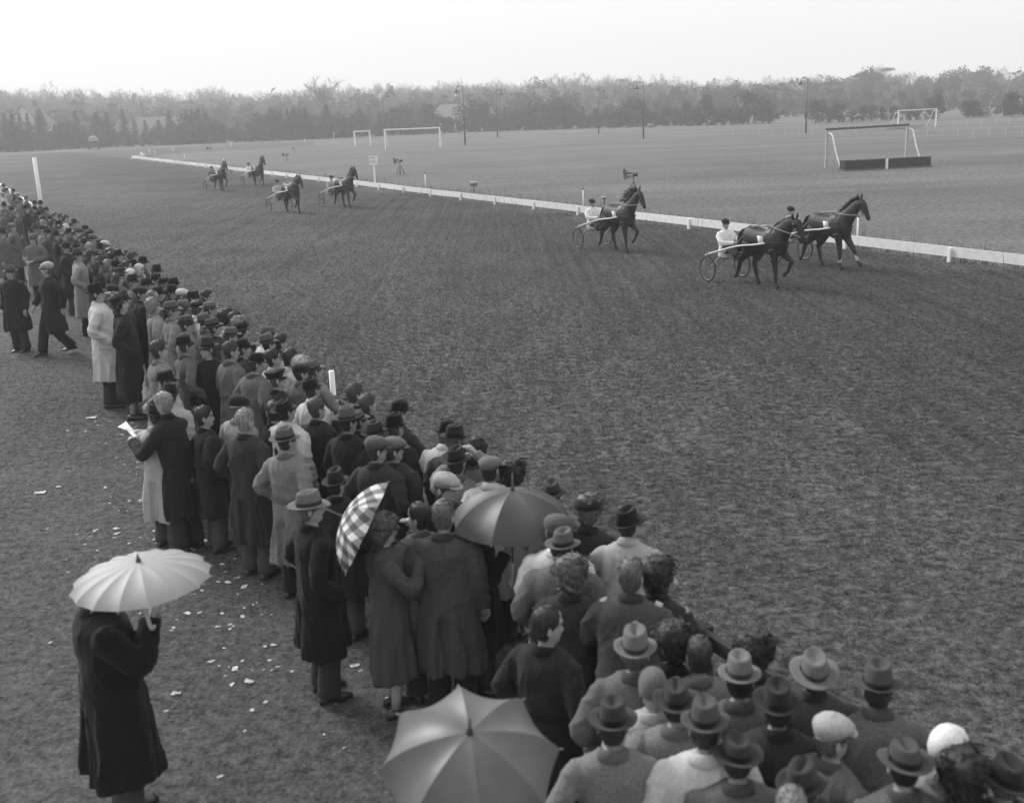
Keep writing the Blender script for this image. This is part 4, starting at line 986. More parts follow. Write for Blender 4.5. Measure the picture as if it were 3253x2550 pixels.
team(850, 674, 928, 670, 'B', ('dark horse nearest of the four far trotters', 'sulky nearest of the four far ones', 'driver with white back, nearest of the far four', 'reins of the nearest far horse'), neck=-.16, tone=0, coat=7, turn=.13)
team(1008, 656, 1100, 652, 'A', ('dark horse right of the far four with head high and white card', 'sulky right of the far four', 'driver with white collar leaning forward, right of the far four', 'reins of the right far horse'), neck=.02, tone=0, coat=7, pose='drivef', turn=.16)
team(648, 605, 710, 603, 'A', ('dark horse leftmost of the far four', 'sulky leftmost of the far four', 'driver in dark clothes, leftmost of the far four', 'reins of the leftmost far horse'), neck=-.06, tone=1, coat=4, turn=.12)
team(762, 590, 830, 588, 'B', ('dark horse with head held highest by the rail, far four', 'sulky closest to the rail in the far four', 'driver in white, closest to the rail in the far four', 'reins of the far horse by the rail'), neck=.04, tone=0, coat=8, turn=.13)
# ------------------------------------------------------------------ inner rail with its planks and posts
RAIL_Z0, RAIL_Z1 = .14, .42
PLANK = mat('plank_paint', .84, .6, .12, 5., .15, 40., .3)
_t = PLANK.node_tree; _oi = _t.nodes.new('ShaderNodeObjectInfo'); _mr = _t.nodes.new('ShaderNodeMapRange'); _mr.inputs[3].default_value = .80; _mr.inputs[4].default_value = 1.0
_p = _t.nodes['Principled BSDF']; _ls = _p.inputs['Base Color'].links[0].from_socket; _mm = _t.nodes.new('ShaderNodeMath'); _mm.operation = 'MULTIPLY'
_t.links.new(_oi.outputs['Random'], _mr.inputs[0]); _t.links.new(_mr.outputs[0], _mm.inputs[0]); _t.links.new(_ls, _mm.inputs[1]); _t.links.new(_mm.outputs[0], _p.inputs['Base Color'])
def plank_mesh(L):
    mb = MB(); mb.box((L/2, 0, (RAIL_Z0+RAIL_Z1)/2), (L, .03, RAIL_Z1-RAIL_Z0)); return mb.mesh('plank', [PLANK], False)
def rail(name, pts, label, step=4.0, z=1.0, mesh_l=None, posts=True, group=None, board=True):
    root = thing(name, pts[0], 0, label, 'fence'); o0 = Vector(pts[0])
    pm = cached('railpost', lambda: (lambda b: (b.box((0, 0, .20), (.09, .07, .42)), b.mesh('post', [WHITE], False))[1])(MB()))
    acc = [Vector(p) for p in pts]
    for a, b in zip(acc[:-1], acc[1:]):
        L = (b-a).length; n = max(1, round(L/step)); d = (b-a)/n; rz = math.atan2(d.y, d.x)
        for i in range(n):
            p = a+d*i-o0
            q = link('plank', cached(('plank', round(d.length, 3)), lambda: plank_mesh(d.length-.012)), root); q.location = p; q.rotation_euler = (0, random.uniform(-.006, .006), rz+random.uniform(-.004, .004))
            w = link('post', pm, root); nn = Vector((-d.y, d.x, 0)).normalized()
            w.location = p+nn*(.052)+Vector((0, 0, -.02)); w.rotation_euler = (random.uniform(-.03, .03), random.uniform(-.03, .03), rz)
    return root
endp = gp(470, 500)
straight = [inner(-34), inner(s_end := (endp-IR0).dot(-TD)*.97)]
E1 = straight[1]
curve = [E1, gp(462, 500), gp(452, 497), gp(447, 493.5), gp(452, 490.5)]
rail('inner_rail', straight+curve[1:], 'low white plank rail along the inside of the course')
# dry weeds standing along the rail
def weeds():
    rg = random.Random(3); V = []; F = []
    for k in range(5200):
        s = rg.uniform(-32, 75)
        off = abs(rg.gauss(.35, .7)); p = inner(s)+TN*(off+.08)
        if rg.random() < .04: p = inner(s)-TN*rg.uniform(.08, .25)
        if math.sin(s*1.7)+math.sin(s*4.3+1)+rg.gauss(0, .8) < .1: continue
        hgt = rg.uniform(.15, .8)*(1 if off < 1 else .7); a = rg.uniform(0, PI); w = rg.uniform(.006, .014); lx, ly = rg.gauss(0, .09), rg.gauss(0, .09)
        n = len(V); dx, dy = math.cos(a)*w, math.sin(a)*w
        V += [(p.x-dx, p.y-dy, 0), (p.x+dx, p.y+dy, 0), (p.x+lx, p.y+ly, hgt), (p.x+dy, p.y-dx, 0)]; F += [(n, n+1, n+2), (n+1, n+3, n+2), (n+3, n, n+2)]
    mb = MB(); mb.add(V, F); tag(mb.build('dry_weeds', mat('dry_weed', .07, .9, .4, 3.), smooth=False), 'dry weed stalks growing along the white rail', 'weeds', kind='stuff')
weeds()
# ------------------------------------------------------------------ outer rail before the crowd
OWOOD = mat('tarred_wood', .035, .8, .3, 4.)
def outer_rail():
    root = thing('outer_rail', outer(-12), 0, 'dark top rail in front of the crowd, white at its far end', 'fence'); o0 = outer(-12)
    pts = [outer(s)-o0 for s in np.arange(-12, 78, 2.6)]
    last = pts[-1]; d0 = -TD.copy()
    for k in range(10):
        d0 = d0.copy(); d0.rotate(Euler((0, 0, .10))); last = last+d0*2.6; pts.append(last)
    for a, b in zip(pts[:-1], pts[1:]):
        d = b-a; rz = math.atan2(d.y, d.x); L = round(d.length, 2)
        om = WHITE if a.length > 58 else OWOOD
        def mk(): m = MB(); m.box((L/2, 0, .95), (L-.01, .05, .10)); return m.mesh('plank', [OWOOD], False)
        q = link('plank', cached(('otop', L), mk), root, om); q.location = a; q.rotation_euler = (0, 0, rz)
        def mk2(): m = MB(); m.box((0, -.07, .49), (.08, .07, 1.0)); return m.mesh('post', [OWOOD], False)
        q = link('post', cached('opost', mk2), root, om); q.location = a; q.rotation_euler = (0, 0, rz)
outer_rail()
def stake(x, y, ytop, label, w=.06, name='white_post', z=None, cap=False, lean=0.0, group=None, base=None):
    p = base or gp(x, y); h = top_height(x, ytop, p.y); o = thing(name, p, 0, label, 'post', group); m = MB()
    m.tube([(0, 0, -.05), (0, 0, h*.5), (lean*h, 0, h)], [w*.55, w*.5, w*.5], 10); m.build('shaft', WHITE, o)
    if cap: q = MB(); q.tube([(0, 0, h), (0, 0, h+.09)], [w*.62, w*.5], 8); q.build('cap', DARKM, o)
    return o
# tall white poles on the outer rail
pb = outer(0); 
def on_outer(px):
    "the foot on the outer rail line seen in picture column px"
    best = min((abs(proj_x(outer(s))-px), s) for s in np.arange(-10, 100, .1)); return outer(best[1])
def proj(P):
    p = np.array(P)-np.array([0, 0, CAM_H]); zc = p@FWD; u2 = p[0]*FPX/zc; v2 = (p@DOWN)*FPX/zc
    return u2*cr+v2*sr+PW/2, -u2*sr+v2*cr+PH/2
def proj_x(P): return proj(P)[0]
b1 = gp(140, 715); stake(0, 0, 505, 'tall white pole behind the far crowd at left', .20, 'white_pole', base=b1, lean=-.0)
b2 = on_outer(1075); stake(1040, 0, 1178, 'white post standing at the course edge in the crowd', .075, 'white_post', base=b2)
for x, y, yt in ((1353, 608, 553), (1853, 660, 603), (2722, 790, 690)):
    stake(x, y, yt, {1353: 'thin white stake with dark tip right of the notice board', 1853: 'thin white stake with dark tip left of the third horse', 2722: 'white stake behind the leading horse'}[x], .06, 'course_stake', cap=True)
for x, y, yt in ((475, 492, 474), (492, 493, 480), (550, 484, 468), (735, 470, 452), (969, 458, 440), (1062, 445, 420), (587, 507, 491), (712, 524, 505)):
    stake(x, y, yt, 'small white stake beside the far bend of the course', .09, 'bend_stake', group='small stakes round the far bend')
# notice board
def notice():
    p = gp(1192, 592); o = thing('notice_board', p, 0, 'white notice board on a white post behind the rail', 'sign')
    zt, zb = top_height(1185, 496, p.y), top_height(1188, 524, p.y); w = 26/FPX*p.y
    m = MB(); m.box((0, 0, (zt+0)/2-.2), (.12, .06, zt-.1)); m.build('post', WHITE, o, False)
    m = MB(); m.box((0, -.06, (zt+zb)/2), (w, .04, zt-zb)); bd = m.build('board', WHITE, o, False)
    m = MB(); rg = random.Random(2)
    for i, z in enumerate((.82, .52, .36, .2)):
        x = -w*.38
        while x < w*.36:
            L = rg.uniform(.04, .13)*w/.6*.9; m.box((x+L/2, -.083, zb+(zt-zb)*z), (L, .006, .045 if i else .07)); x += L+.035
    m.build('lettering', mat('faded_ink', .25, .8), bd, False)
notice()
# ------------------------------------------------------------------ loudspeakers
def speaker(x, y, ytop, label, size=1.0, legs=True, yaw=-1.0, hpost=None):
    p = gp(x, y); h = top_height(x, ytop, p.y); o = thing('loudspeaker', p, 0, label, 'loudspeaker', 'horn loudspeakers on the infield')
    c = h-.22*size; d = Vector((math.cos(yaw+PI), math.sin(yaw+PI), .12)).normalized() if False else None
    for k, (ang, up) in enumerate(((PI*1.02, .25), (PI*.86, -.12))):
        a = np.array([math.cos(ang), math.sin(ang)*.6-.3, up*.5]); a /= np.linalg.norm(a)
        b = np.array([0, 0, c+(.12 if k == 0 else -.06)*size]); L = .62*size
        m = MB(); t = np.linspace(0, 1, 10); m.tube([b+a*(q*L) for q in t], (.05+.17*t**2.2)*size, 16, cap=False)
        m.tube([b+a*(L*.985), b+a*L], [.225*size, .235*size], 16, cap=False); m.build('horn', STEEL, o)
    m = MB(); m.tube([(.02, 0, c), (.22*size, .05, c+.04)], [.10*size, .11*size], 12); m.tube([(.20*size, .05, c-.10*size), (.20*size, .05, c+.16*size)], .10*size, 12); m.build('driver_unit', DARKM, o)
    m = MB(); m.tube([(0, 0, -.05), (0, 0, c)], .045*size, 8); m.build('pole', DARKM, o)
    if legs:
        for q in range(3):
            a = q*2.094+.5; m = MB(); m.tube([(0, 0, c*.8), (math.cos(a)*.5*size, math.sin(a)*.5*size, 0)], .036*size, 6); m.build('leg', DARKM, o)
    return o
speaker(2012, 632, 545, 'grey twin horn loudspeaker on a tripod behind the third horse', .78)
speaker(1272, 555, 505, 'twin horn loudspeaker right of the notice board', .75)
speaker(912, 512, 487, 'twin horn loudspeaker beyond the far horses', .75, False)
speaker(668, 487, 467, 'small twin horn loudspeaker near the far bend', .75, False)
speaker(936, 482, 470, 'tiny loudspeaker farthest up the infield', .5, False)
def box_lamp(x, y, ytop, label, w):
    p = gp(x, y); h = top_height(x, ytop, p.y); o = thing('field_lamp', p, 0, label, 'lamp', 'low boxes on the infield'); m = MB()
    m.tube([(-w/2, 0, h-w*.3), (w/2, 0, h-w*.3)], [w*.3, w*.3], 12); m.build('drum', STEEL, o); m = MB(); m.tube([(0, 0, -.05), (0, 0, h-w*.4)], .03, 6); m.build('leg', DARKM, o)
    m = MB(); m.box((0, 0, h-w*.0), (w*1.02, w*.3, .02)); m.build('lid', WHITE, o, False)
box_lamp(1506, 612, 578, 'small pale drum box behind the rail in mid infield', .42)
box_lamp(2069, 408, 394, 'small pale box before the far trees', 1.1)
box_lamp(1920, 650, 625, 'small lamp on a thin stake left of the loudspeaker', .2)
# ------------------------------------------------------------------ goals
def goal(pL, pR, h, label, m_, net=True, stan=True, w=.12, depth=1.2, bar_m=None, flip=False):
    o = thing('football_goal', pL, 0, label, 'goal'); a = Vector((0, 0, 0)); b = pR-pL; d = b.normalized(); n = Vector((-d.y, d.x, 0))
    for nm, q in (('post', a), ('post', b)):
        m = MB(); m.box((q.x, q.y, h/2), (w, w, h)); m.build(nm, m_, o, False)
    m = MB(); m.bar((a.x-d.x*w*.5, a.y-d.y*w*.5, h+w*.45), (b.x+d.x*w*.5, b.y+d.y*w*.5, h+w*.45), w, w*.9); m.build('crossbar', bar_m or m_, o, False)
    if stan:
        for q in (a, b):
            s = q+d*.0; n = -n if flip and q is a else n; e = q+n*depth; m = MB(); m.tube(spline([(s.x, s.y, h*.93), (s.x+n.x*depth*.35, s.y+n.y*depth*.35, h*.88), (s.x+n.x*depth*.6, s.y+n.y*depth*.6, h*.5), (e.x, e.y, 0)], 12), w*.28, 6); m.build('stanchion', WHITE, o)
    return o
DG = mat('weathered_goal', .10, .8, .3, 4.)
gL = gp(2624, 535); goal(gL, gL+(gp(2886, 514)-gL).normalized()*7.32, 2.40, 'large dark goal with white net stanchions at right', mat('goal_grey', .36, .7, .2, 3.), depth=1.3, bar_m=DG, w=.16, flip=True)
gL = gp(1225, 475); goal(gL, gL+(gp(1390, 469)-gL).normalized()*7.32, 2.44, 'white goal in the middle of the far infield', WHITE, w=.17, depth=1.8)
gL = gp(1128, 466); goal(gL, gp(1177, 464), 2.1, 'smaller white goal left of the middle goal', WHITE, w=.17, depth=1.9)
gL = gp(2852, 409); goal(gL, gp(2972, 402), 2.25, 'distant white goal at the far right', WHITE, w=.13, depth=1.6)
def hurdle(pa, pb_, h, label, m_, stripe=False, t=.5):
    o = thing('brush_hurdle', pa, 0, label, 'hurdle'); L = pb_-pa; d = L.normalized(); rz = math.atan2(d.y, d.x); rg = random.Random(5)
    m = MB(); n = 60
    for i in range(n):
        x = L.length*(i+.5)/n; m.box((x, rg.uniform(-.03, .03), h/2), (L.length/n*1.05, t*rg.uniform(.9, 1.05), h*rg.uniform(.96, 1.03)))
    q = m.build('brush', m_, o, False); q.rotation_euler = (0, 0, rz)
    if stripe:
        m = MB(); m.box((L.length*.48, -t/2-.03, h*.5), (.16, .06, h*1.02)); q = m.build('white_slat', WHITE, o, False); q.rotation_euler = (0, 0, rz)
    m = MB(); m.box((L.length/2, 0, .04), (L.length*1.02, t*1.15, .08)); q = m.build('foot_rail', DG, o, False); q.rotation_euler = (0, 0, rz)
hurdle(gp(2675, 543), gp(2948, 529), .62, 'long dark hurdle lying before the large goal', mat('brush_dark', .03, .95, .4, 5.), True, .7)
hurdle(gp(2815, 412), gp(2936, 408), .55, 'pale hurdle before the distant right goal', mat('brush_pale', .35, .9, .2, 5.))
# ------------------------------------------------------------------ far white rail fences on the right
FADED = mat('faded_paint', .42, .8, .2, 3.)
def far_fence(x0, y0, x1, y1, label, n=14, h=1.0, top=True, w=.09):
    a, b = gp(x0, y0), gp(x1, y1); o = thing('far_fence', a, 0, label, 'fence'); L = b-a
    for i in range(n+1):
        p = L*(i/n); m = MB(); m.box((p.x, p.y, h/2), (w, w, h)); m.build('post', FADED, o, False)
    if top:
        for i in range(n):
            p, q = L*(i/n), L*((i+.97)/n); m = MB(); m.bar((p.x, p.y, h+.05), (q.x, q.y, h+.05), w*.8, .06); m.build('rail', FADED, o, False)
far_fence(2900, 437, 3300, 434, 'thin white rail fence behind the large goal, right', 8, .9, True, .06)
far_fence(2330, 432, 2720, 428, 'row of white posts left of the large goal', 9, .8, False, .06)
far_fence(3030, 400, 3300, 392, 'farthest white rail fence at the right edge', 6, 1.0, True, .06)
far_fence(2660, 412, 2840, 409, 'row of white posts left of the distant goal', 5, .8, False)
# ------------------------------------------------------------------ lamp posts
def lamp(x, y, ytop, label, side=-1, D=None):
    p = gp(x, y) if D is None else at_depth(x, D); h = top_height(x, ytop, p.y); o = thing('lamp_post', p, 0, label, 'street lamp', 'tall lamp posts across the infield')
    m = MB(); m.tube([(0, 0, -.1), (0, 0, h*.5), (0, 0, h-.3)], [.12, .10, .07], 8); m.build('pole', DARKM, o)
    m = MB(); m.tube(spline([(0, 0, h-.35), (0, 0, h+.1), (side*.35, 0, h+.35), (side*.8, 0, h+.1), (side*.85, 0, h-.1)], 12), .05, 6); m.build('arm', DARKM, o)
    m = MB(); m.tube([(side*.85, 0, h-.05), (side*.85, 0, h-.2), (side*.85, 0, h-.5), (side*.85, 0, h-.55)], [.08, .16, .34, .32], 14); m.build('shade', DARKM, o)
    m = MB(); m.tube([(side*.85, 0, h-.56), (side*.85, 0, h-.68)], [.2, .12], 10); m.build('bulb_glass', mat('lamp_glass', .6, .3), o)
lamp(1478, 461, 281, 'lamp post right of the white middle goal, dark shade to the left')
lamp(1581, 437, 292, 'lamp post before the long house, second from the middle goal', 1)
lamp(1224, 452, 300, 'lamp post rising behind the white middle goal', 1)
lamp(1902, 425, 283, 'lamp post left of the tall one beyond the third horse', 1)
lamp(2044, 442, 270, 'tall lamp post in line with the third horse')
lamp(2560, 425, 254, 'lamp post left of the large dark goal')
# ------------------------------------------------------------------ umbrellas
def umbrella(loc, axis, R, n, m_, label, depth=.32, shaft=.62, tip=.14, sag=.10, handle=True, tri=False, alt=None):
    "canopy with n cloth panels on ribs; loc = apex, axis = unit vector from grip to apex"
    o = thing('umbrella', loc, 0, label, 'umbrella', 'umbrellas in the crowd'); o.rotation_mode = 'QUATERNION'; o.rotation_quaternion = Vector(axis).to_track_quat('Z', 'Y')
    def prof(t): return R*math.sin(t*1.25)/math.sin(1.25), -depth*(1-math.cos(t*1.25))/(1-math.cos(1.25))
    na, nr = 9, 11
    for k in range(n):
        V = []; UV = []
        for i in range(nr):
            t = i/(nr-1); r, z = prof(t)
            for j in range(na):
                u = j/(na-1); a = 2*PI*(k+u)/n; bow = 4*u*(1-u)
                chord = math.cos(PI/n)/math.cos((u-.5)*2*PI/n); rr = r*(1+(chord-1)*.9)*(1-min(sag, .08)*bow*t**2.5*.6)
                V.append((rr*math.cos(a), rr*math.sin(a), z-bow*sag*R*.62*math.sin(t*2.6)*t)); UV.append((rr*math.cos(a), rr*math.sin(a)))
        F = [(i*na+j, (i+1)*na+j, (i+1)*na+j+1, i*na+j+1) for i in range(nr-1) for j in range(na-1)]
        mb = MB(); mb.add(V, F); pn = mb.build('panel', alt if (alt and k % 2) else m_, o)
        rb = MB(); rb.tube([(prof(t)[0]*math.cos(2*PI*k/n)*.995, prof(t)[0]*math.sin(2*PI*k/n)*.995, prof(t)[1]-.004) for t in np.linspace(.05, 1, 10)], .0035, 5); rb.build('rib', DARKM, o)
        te = MB(); a = 2*PI*k/n; r, z = prof(1); te.tube([(r*math.cos(a), r*math.sin(a), z), ((r+.018)*math.cos(a), (r+.018)*math.sin(a), z-.006)], [.005, .004], 5); te.build('rib_tip', STEEL, o)
    s = MB(); s.tube([(0, 0, -shaft-.15), (0, 0, .01)], .007, 8); s.build('shaft', DARKM, o)
    s = MB(); s.tube([(0, 0, .0), (0, 0, .02), (0, 0, .03), (0, 0, tip)], [.018, .014, .008, .005], 8); s.build('ferrule', DARKM, o)
    s = MB(); s.tube(spline([(0, 0, -shaft-.1), (0, 0, -shaft-.25), (.03, 0, -shaft-.31), (.07, 0, -shaft-.28)], 10), .013, 7); s.build('handle', WOOD, o)
    return o
def plaid():
    m = bpy.data.materials.new('plaid_cloth'); m.use_nodes = True; t = m.node_tree; n = t.nodes; l = t.links; p = n['Principled BSDF']; p.inputs['Roughness'].default_value = .8
    tc = n.new('ShaderNodeTexCoord'); sx = n.new('ShaderNodeSeparateXYZ'); l.new(tc.outputs['Object'], sx.inputs[0])
    def band(s):
        q = n.new('ShaderNodeMath'); q.operation = 'MULTIPLY'; q.inputs[1].default_value = 62; l.new(s, q.inputs[0])
        r = n.new('ShaderNodeMath'); r.operation = 'SINE'; l.new(q.outputs[0], r.inputs[0])
        g = n.new('ShaderNodeMapRange'); g.inputs[1].default_value = -.15; g.inputs[2].default_value = .15; l.new(r.outputs[0], g.inputs[0]); return g.outputs[0]
    a = n.new('ShaderNodeMath'); a.operation = 'ADD'; l.new(band(sx.outputs[0]), a.inputs[0]); l.new(band(sx.outputs[1]), a.inputs[1])
    r = n.new('ShaderNodeValToRGB'); l.new(a.outputs[0], r.inputs[0])
    mr = n.new('ShaderNodeMath'); mr.operation = 'MULTIPLY'; mr.inputs[1].default_value = .5; l.new(a.outputs[0], mr.inputs[0]); l.new(mr.outputs[0], r.inputs[0])
    r.color_ramp.interpolation = 'CONSTANT'; e = r.color_ramp.elements; e[0].color = (.08,)*3+(1,); e[1].position = .3; e[1].color = (.26,)*3+(1,); x = e.new(.75); x.color = (.75,)*3+(1,)
    l.new(r.outputs[0], p.inputs['Base Color']); tr = n.new('ShaderNodeBsdfTranslucent'); l.new(r.outputs[0], tr.inputs[0]); ms = n.new('ShaderNodeMixShader'); ms.inputs[0].default_value = .25
    l.new(p.outputs[0], ms.inputs[1]); l.new(tr.outputs[0], ms.inputs[2]); l.new(ms.outputs[0], n['Material Output'].inputs[0]); return m
U_WHITE = mat('white_silk', .32, .55, .05, 8., .15, 20., .4, trans=.12)
U_GREY = mat('grey_silk', .055, .5, .15, 8., .2, 12., .4, trans=.06)
U_PALE = mat('pale_grey_silk', .125, .46, .15, 8., .2, 12., .45, trans=.15)
# man under the white umbrella, lower left
pm = gp(418, 2604, .0); pm.z = .008
make_person(pm, math.radians(62), 'man in long black coat hidden under the white umbrella', 'b', 4, 0, .1, .25, 'umb', 1.07, .36, 1.14, 500, True, 2, 3, skirt=1.0)
ua = gp(440, 1783, 1.98)
umbrella(ua, Vector((-.02, -.02, 1)).normalized(), .43, 16, U_WHITE, 'white many ribbed umbrella hiding a man, lower left', depth=.125, shaft=.14, tip=.05, sag=.06)
# large dark umbrella in the middle
HANDL = Vector((.095, .33, 1.375))
def holder(grip, yaw, sc):
    "where a person stands whose right hand closes on grip"
    q = Matrix.Rotation(-yaw, 3, 'Z') @ Vector((HANDL.x, HANDL.y, 0))*sc
    return Vector((grip.x-q.x, grip.y-q.y, .008))
ua = gp(1628, 1556, 1.76); ax_ = Vector((.04, .02, 1)).normalized()
umbrella(ua, ax_, .50, 8, U_GREY, 'large dark umbrella with pointed tip in the middle of crowd', depth=.27, shaft=.50, tip=.14, sag=.16)
make_person(holder(ua-ax_*.55, math.radians(100), .90), math.radians(100), 'person in black coat standing under the large dark umbrella', 'b', 1, 0, -.5, .1, 'umb', .90, .40, 1.0, 503, True)
# plaid umbrella tipped on its side, its grip in the woman's right hand
pl = plaid(); po = PEOPLE['woman in dark trilby hat and long coat under the plaid umbrella']
grip = Matrix.LocRotScale(po.location, po.rotation_euler, po.scale) @ HANDL
c0 = min((abs((gp(1088, 1640, z)-grip).length-.60), z) for z in np.arange(1.3, 2.3, .005))[1]; c0 = gp(1088, 1640, c0)
umbrella(c0, (c0-grip).normalized(), .40, 8, pl, 'plaid umbrella tipped to the left', depth=.20, shaft=(c0-grip).length-.02, tip=.16, sag=.06)
# pale umbrella at the bottom edge
ua = gp(1492, 2326, 1.95); ax_ = Vector((.06, -.40, 1)).normalized()
umbrella(ua, ax_, .415, 8, U_PALE, 'pale grey umbrella opened at the bottom edge', depth=.20, shaft=.56, tip=.10, sag=.22)
make_person(holder(ua-ax_*.60, math.radians(10), 1.0), math.radians(10), 'person hidden under the pale umbrella at the bottom edge', 'f', 3, 4, 0, .2, 'umb', 1.0, .45, 1.0, 502, True)
# small held things
def held(name, mb, m_, loc, rz, label, cat, rx=0.0):
    o = mb.build(name, m_); o.location = loc; o.rotation_euler = (rx, 0, rz); return tag(o, label, cat)
m = MB(); rgp = random.Random(4)
V = [(x*.06, y*.12, .02*math.sin(x*2+y*3)) for y in range(3) for x in range(-1, 2)]; V2 = [(x, y, z-.004) for x, y, z in V]
m.add(V+V2, [(0, 1, 4, 3), (1, 2, 5, 4), (3, 4, 7, 6), (4, 5, 8, 7), (12, 13, 10, 9), (13, 14, 11, 10), (15, 16, 13, 12), (16, 17, 14, 13), (0, 9, 10, 1), (1, 10, 11, 2), (6, 7, 16, 15), (7, 8, 17, 16), (0, 3, 12, 9), (3, 6, 15, 12), (2, 11, 14, 5), (5, 14, 17, 8)])
po = PEOPLE['stooping grey haired man in black coat holding out a white paper']
hp_ = Matrix.LocRotScale(po.location, po.rotation_euler, po.scale) @ Vector((.10, .58, 1.20))
held('race_card', m, PAPER, hp_, po.rotation_euler.z, 'white folded race card held out by the stooping man', 'paper', .5)
m = MB(); m.tube([(0, 0, 0), (.0, .02, .86)], .012, 8); m.tube([(0, .02, .86), (0, .03, .92)], [.016, .018], 8)
po = PEOPLE['man in cap and open grey coat facing the camera with a pale stick']
hp_ = Matrix.LocRotScale(po.location, po.rotation_euler, po.scale) @ Vector((.12, .33, 0))
held('walking_stick', m, mat('stick', .5), hp_, 0, 'pale walking stick held by the man facing the camera', 'stick')
for lab, off in (('bareheaded man in long charcoal overcoat, cigarette in right hand', (.245, .14, .80)), ('short haired man with pale collar smoking a cigarette', (-.04, .16, 1.545))):
    po = PEOPLE[lab]; m = MB(); m.tube([(0, 0, 0), (.0, .045, -.05)], .006, 6); w = Matrix.LocRotScale(po.location, po.rotation_euler, po.scale) @ Vector(off)
    held('cigarette', m, PAPER, w, po.rotation_euler.z, 'white cigarette of the '+('charcoal overcoat man' if 'charcoal' in lab else 'short haired man'), 'cigarette')
# pale shoulder buckles of the trench coat
po = PEOPLE['bareheaded man in trench coat with pale shoulder buckles']
for s in (-1, 1):
    m = MB(); q = lean_pts(np.array([[s*.185, -.01, 1.435]]), POSES['rail']['lean'])[0]; m.box(q, (.05, .05, .02), (0, s*.4, 0)); m.build('shoulder_strap', WOOD, po)
# ------------------------------------------------------------------ litter
MORE = random.Random(77)
LIT = '''60 80 300 82 490 150 525 218 548 222 415 205 370 203 160 297 253 303 358 296 363 322 565 354 100 455 108 522 870 311 815 360 902 401 760 405 835 550 885 570 935 575 970 550 990 548 1018 598 1110 582 765 634 800 616 985 633 1065 690 1085 678 545 742
725 735 788 730 905 735 1010 750 1110 740 1160 740 885 803 945 815 963 800 915 913 542 932 1170 898 850 983 890 1005 970 1022 922 1055 955 1102 1045 1088 1120 1025 1192 1010 1130 1193 668 1148 1060 1235 1490 1202 1590 1006 1535 1428 895 1578 1320 568 905 480 870 70 905 72 860 112 918 232'''.split()
rg = random.Random(11)
def scrap(seed):
    r = random.Random(seed); n = 4; V = []
    for y in range(n):
        for x in range(n): V.append(((x/(n-1)-.5)+r.uniform(-.08, .08), (y/(n-1)-.5)*.62+r.uniform(-.05, .05), r.uniform(0, .22)+.02))
    V += [(x, y, z-.03) for x, y, z in V]; F = []
    for y in range(n-1):
        for x in range(n-1): a = y*n+x; F += [(a, a+1, a+1+n, a+n), (a+16, a+16+n, a+17+n, a+17)]
    for e in range(n-1):
        F += [(e, e+16, e+17, e+1), (12+e, 13+e, 29+e, 28+e), (e*n, e*n+n, e*n+n+16, e*n+16), (e*n+3, e*n+19, e*n+n+19, e*n+n+3)]
    mb = MB(); mb.add(V, F); return mb.mesh('paper_scrap', [mat('soiled_paper', .48, .85, .3, 6.)], False)
for k in range(0, len(LIT), 2):
    p = gp(150+int(LIT[k])/1.627, 1500+int(LIT[k+1])/1.627); p.z = .010; o = link('paper_scrap', cached(('scrap', k % 5), lambda: scrap(k)))
    o.location = p; o.rotation_euler = (0, 0, rg.uniform(0, 6)); s = rg.choice((.025, .035, .045, .055, .08)); o.scale = (s, s, s*.8); tag(o, 'small white paper scrap lying on the trodden turf', 'paper', 'paper litter on the apron')
for x, y, s, lab in ((290, 1330, .16, 'crumpled pale rag lying behind the crowd'), (452, 1408, .22, 'larger torn white paper left of the man in black coat'), (128, 1568, .14, 'white paper strip near the left edge')):
    o = link('paper_scrap', cached(('scrap', 9), lambda: scrap(9))); o.location = gp(x, y)+Vector((0, 0, .01)); o.scale = (s, s, s*.7); tag(o, lab, 'paper')
for x, y in ((215, 1370), (272, 1372), (310, 1352), (420, 1345), (425, 1362), (455, 1372), (390, 1382), (395, 1478), (440, 1470), (437, 1487), (300, 1690), (465, 1640), (480, 1600), (350, 1340)):
    o = link('paper_scrap', cached(('scrap', 3), lambda: scrap(3))); o.location = gp(x, y)+Vector((0, 0, .01)); o.rotation_euler = (0, 0, x); o.scale = (.05, .05, .04); tag(o, 'small white paper scrap lying on the trodden turf', 'paper', 'paper litter on the apron')

for k in range(120):      # finer scraps strewn behind the crowd
    t = MORE.random(); x, y = 470+(1100-470)*t*t+MORE.gauss(0, 190)-80, 1380+820*t+MORE.gauss(0, 130)
    if x < 20 or x > 1230 or y < 1300 or y > 2480: continue
    q = gp(x, y); o = link('paper_scrap', cached(('scrap', k % 5), lambda: scrap(k))); o.location = (q.x, q.y, .010); o.rotation_euler = (0, 0, MORE.uniform(0, 6)); s = MORE.uniform(.018, .045); o.scale = (s, s, s*.8)
    tag(o, 'small white paper scrap lying on the trodden turf', 'paper', 'paper litter on the apron')
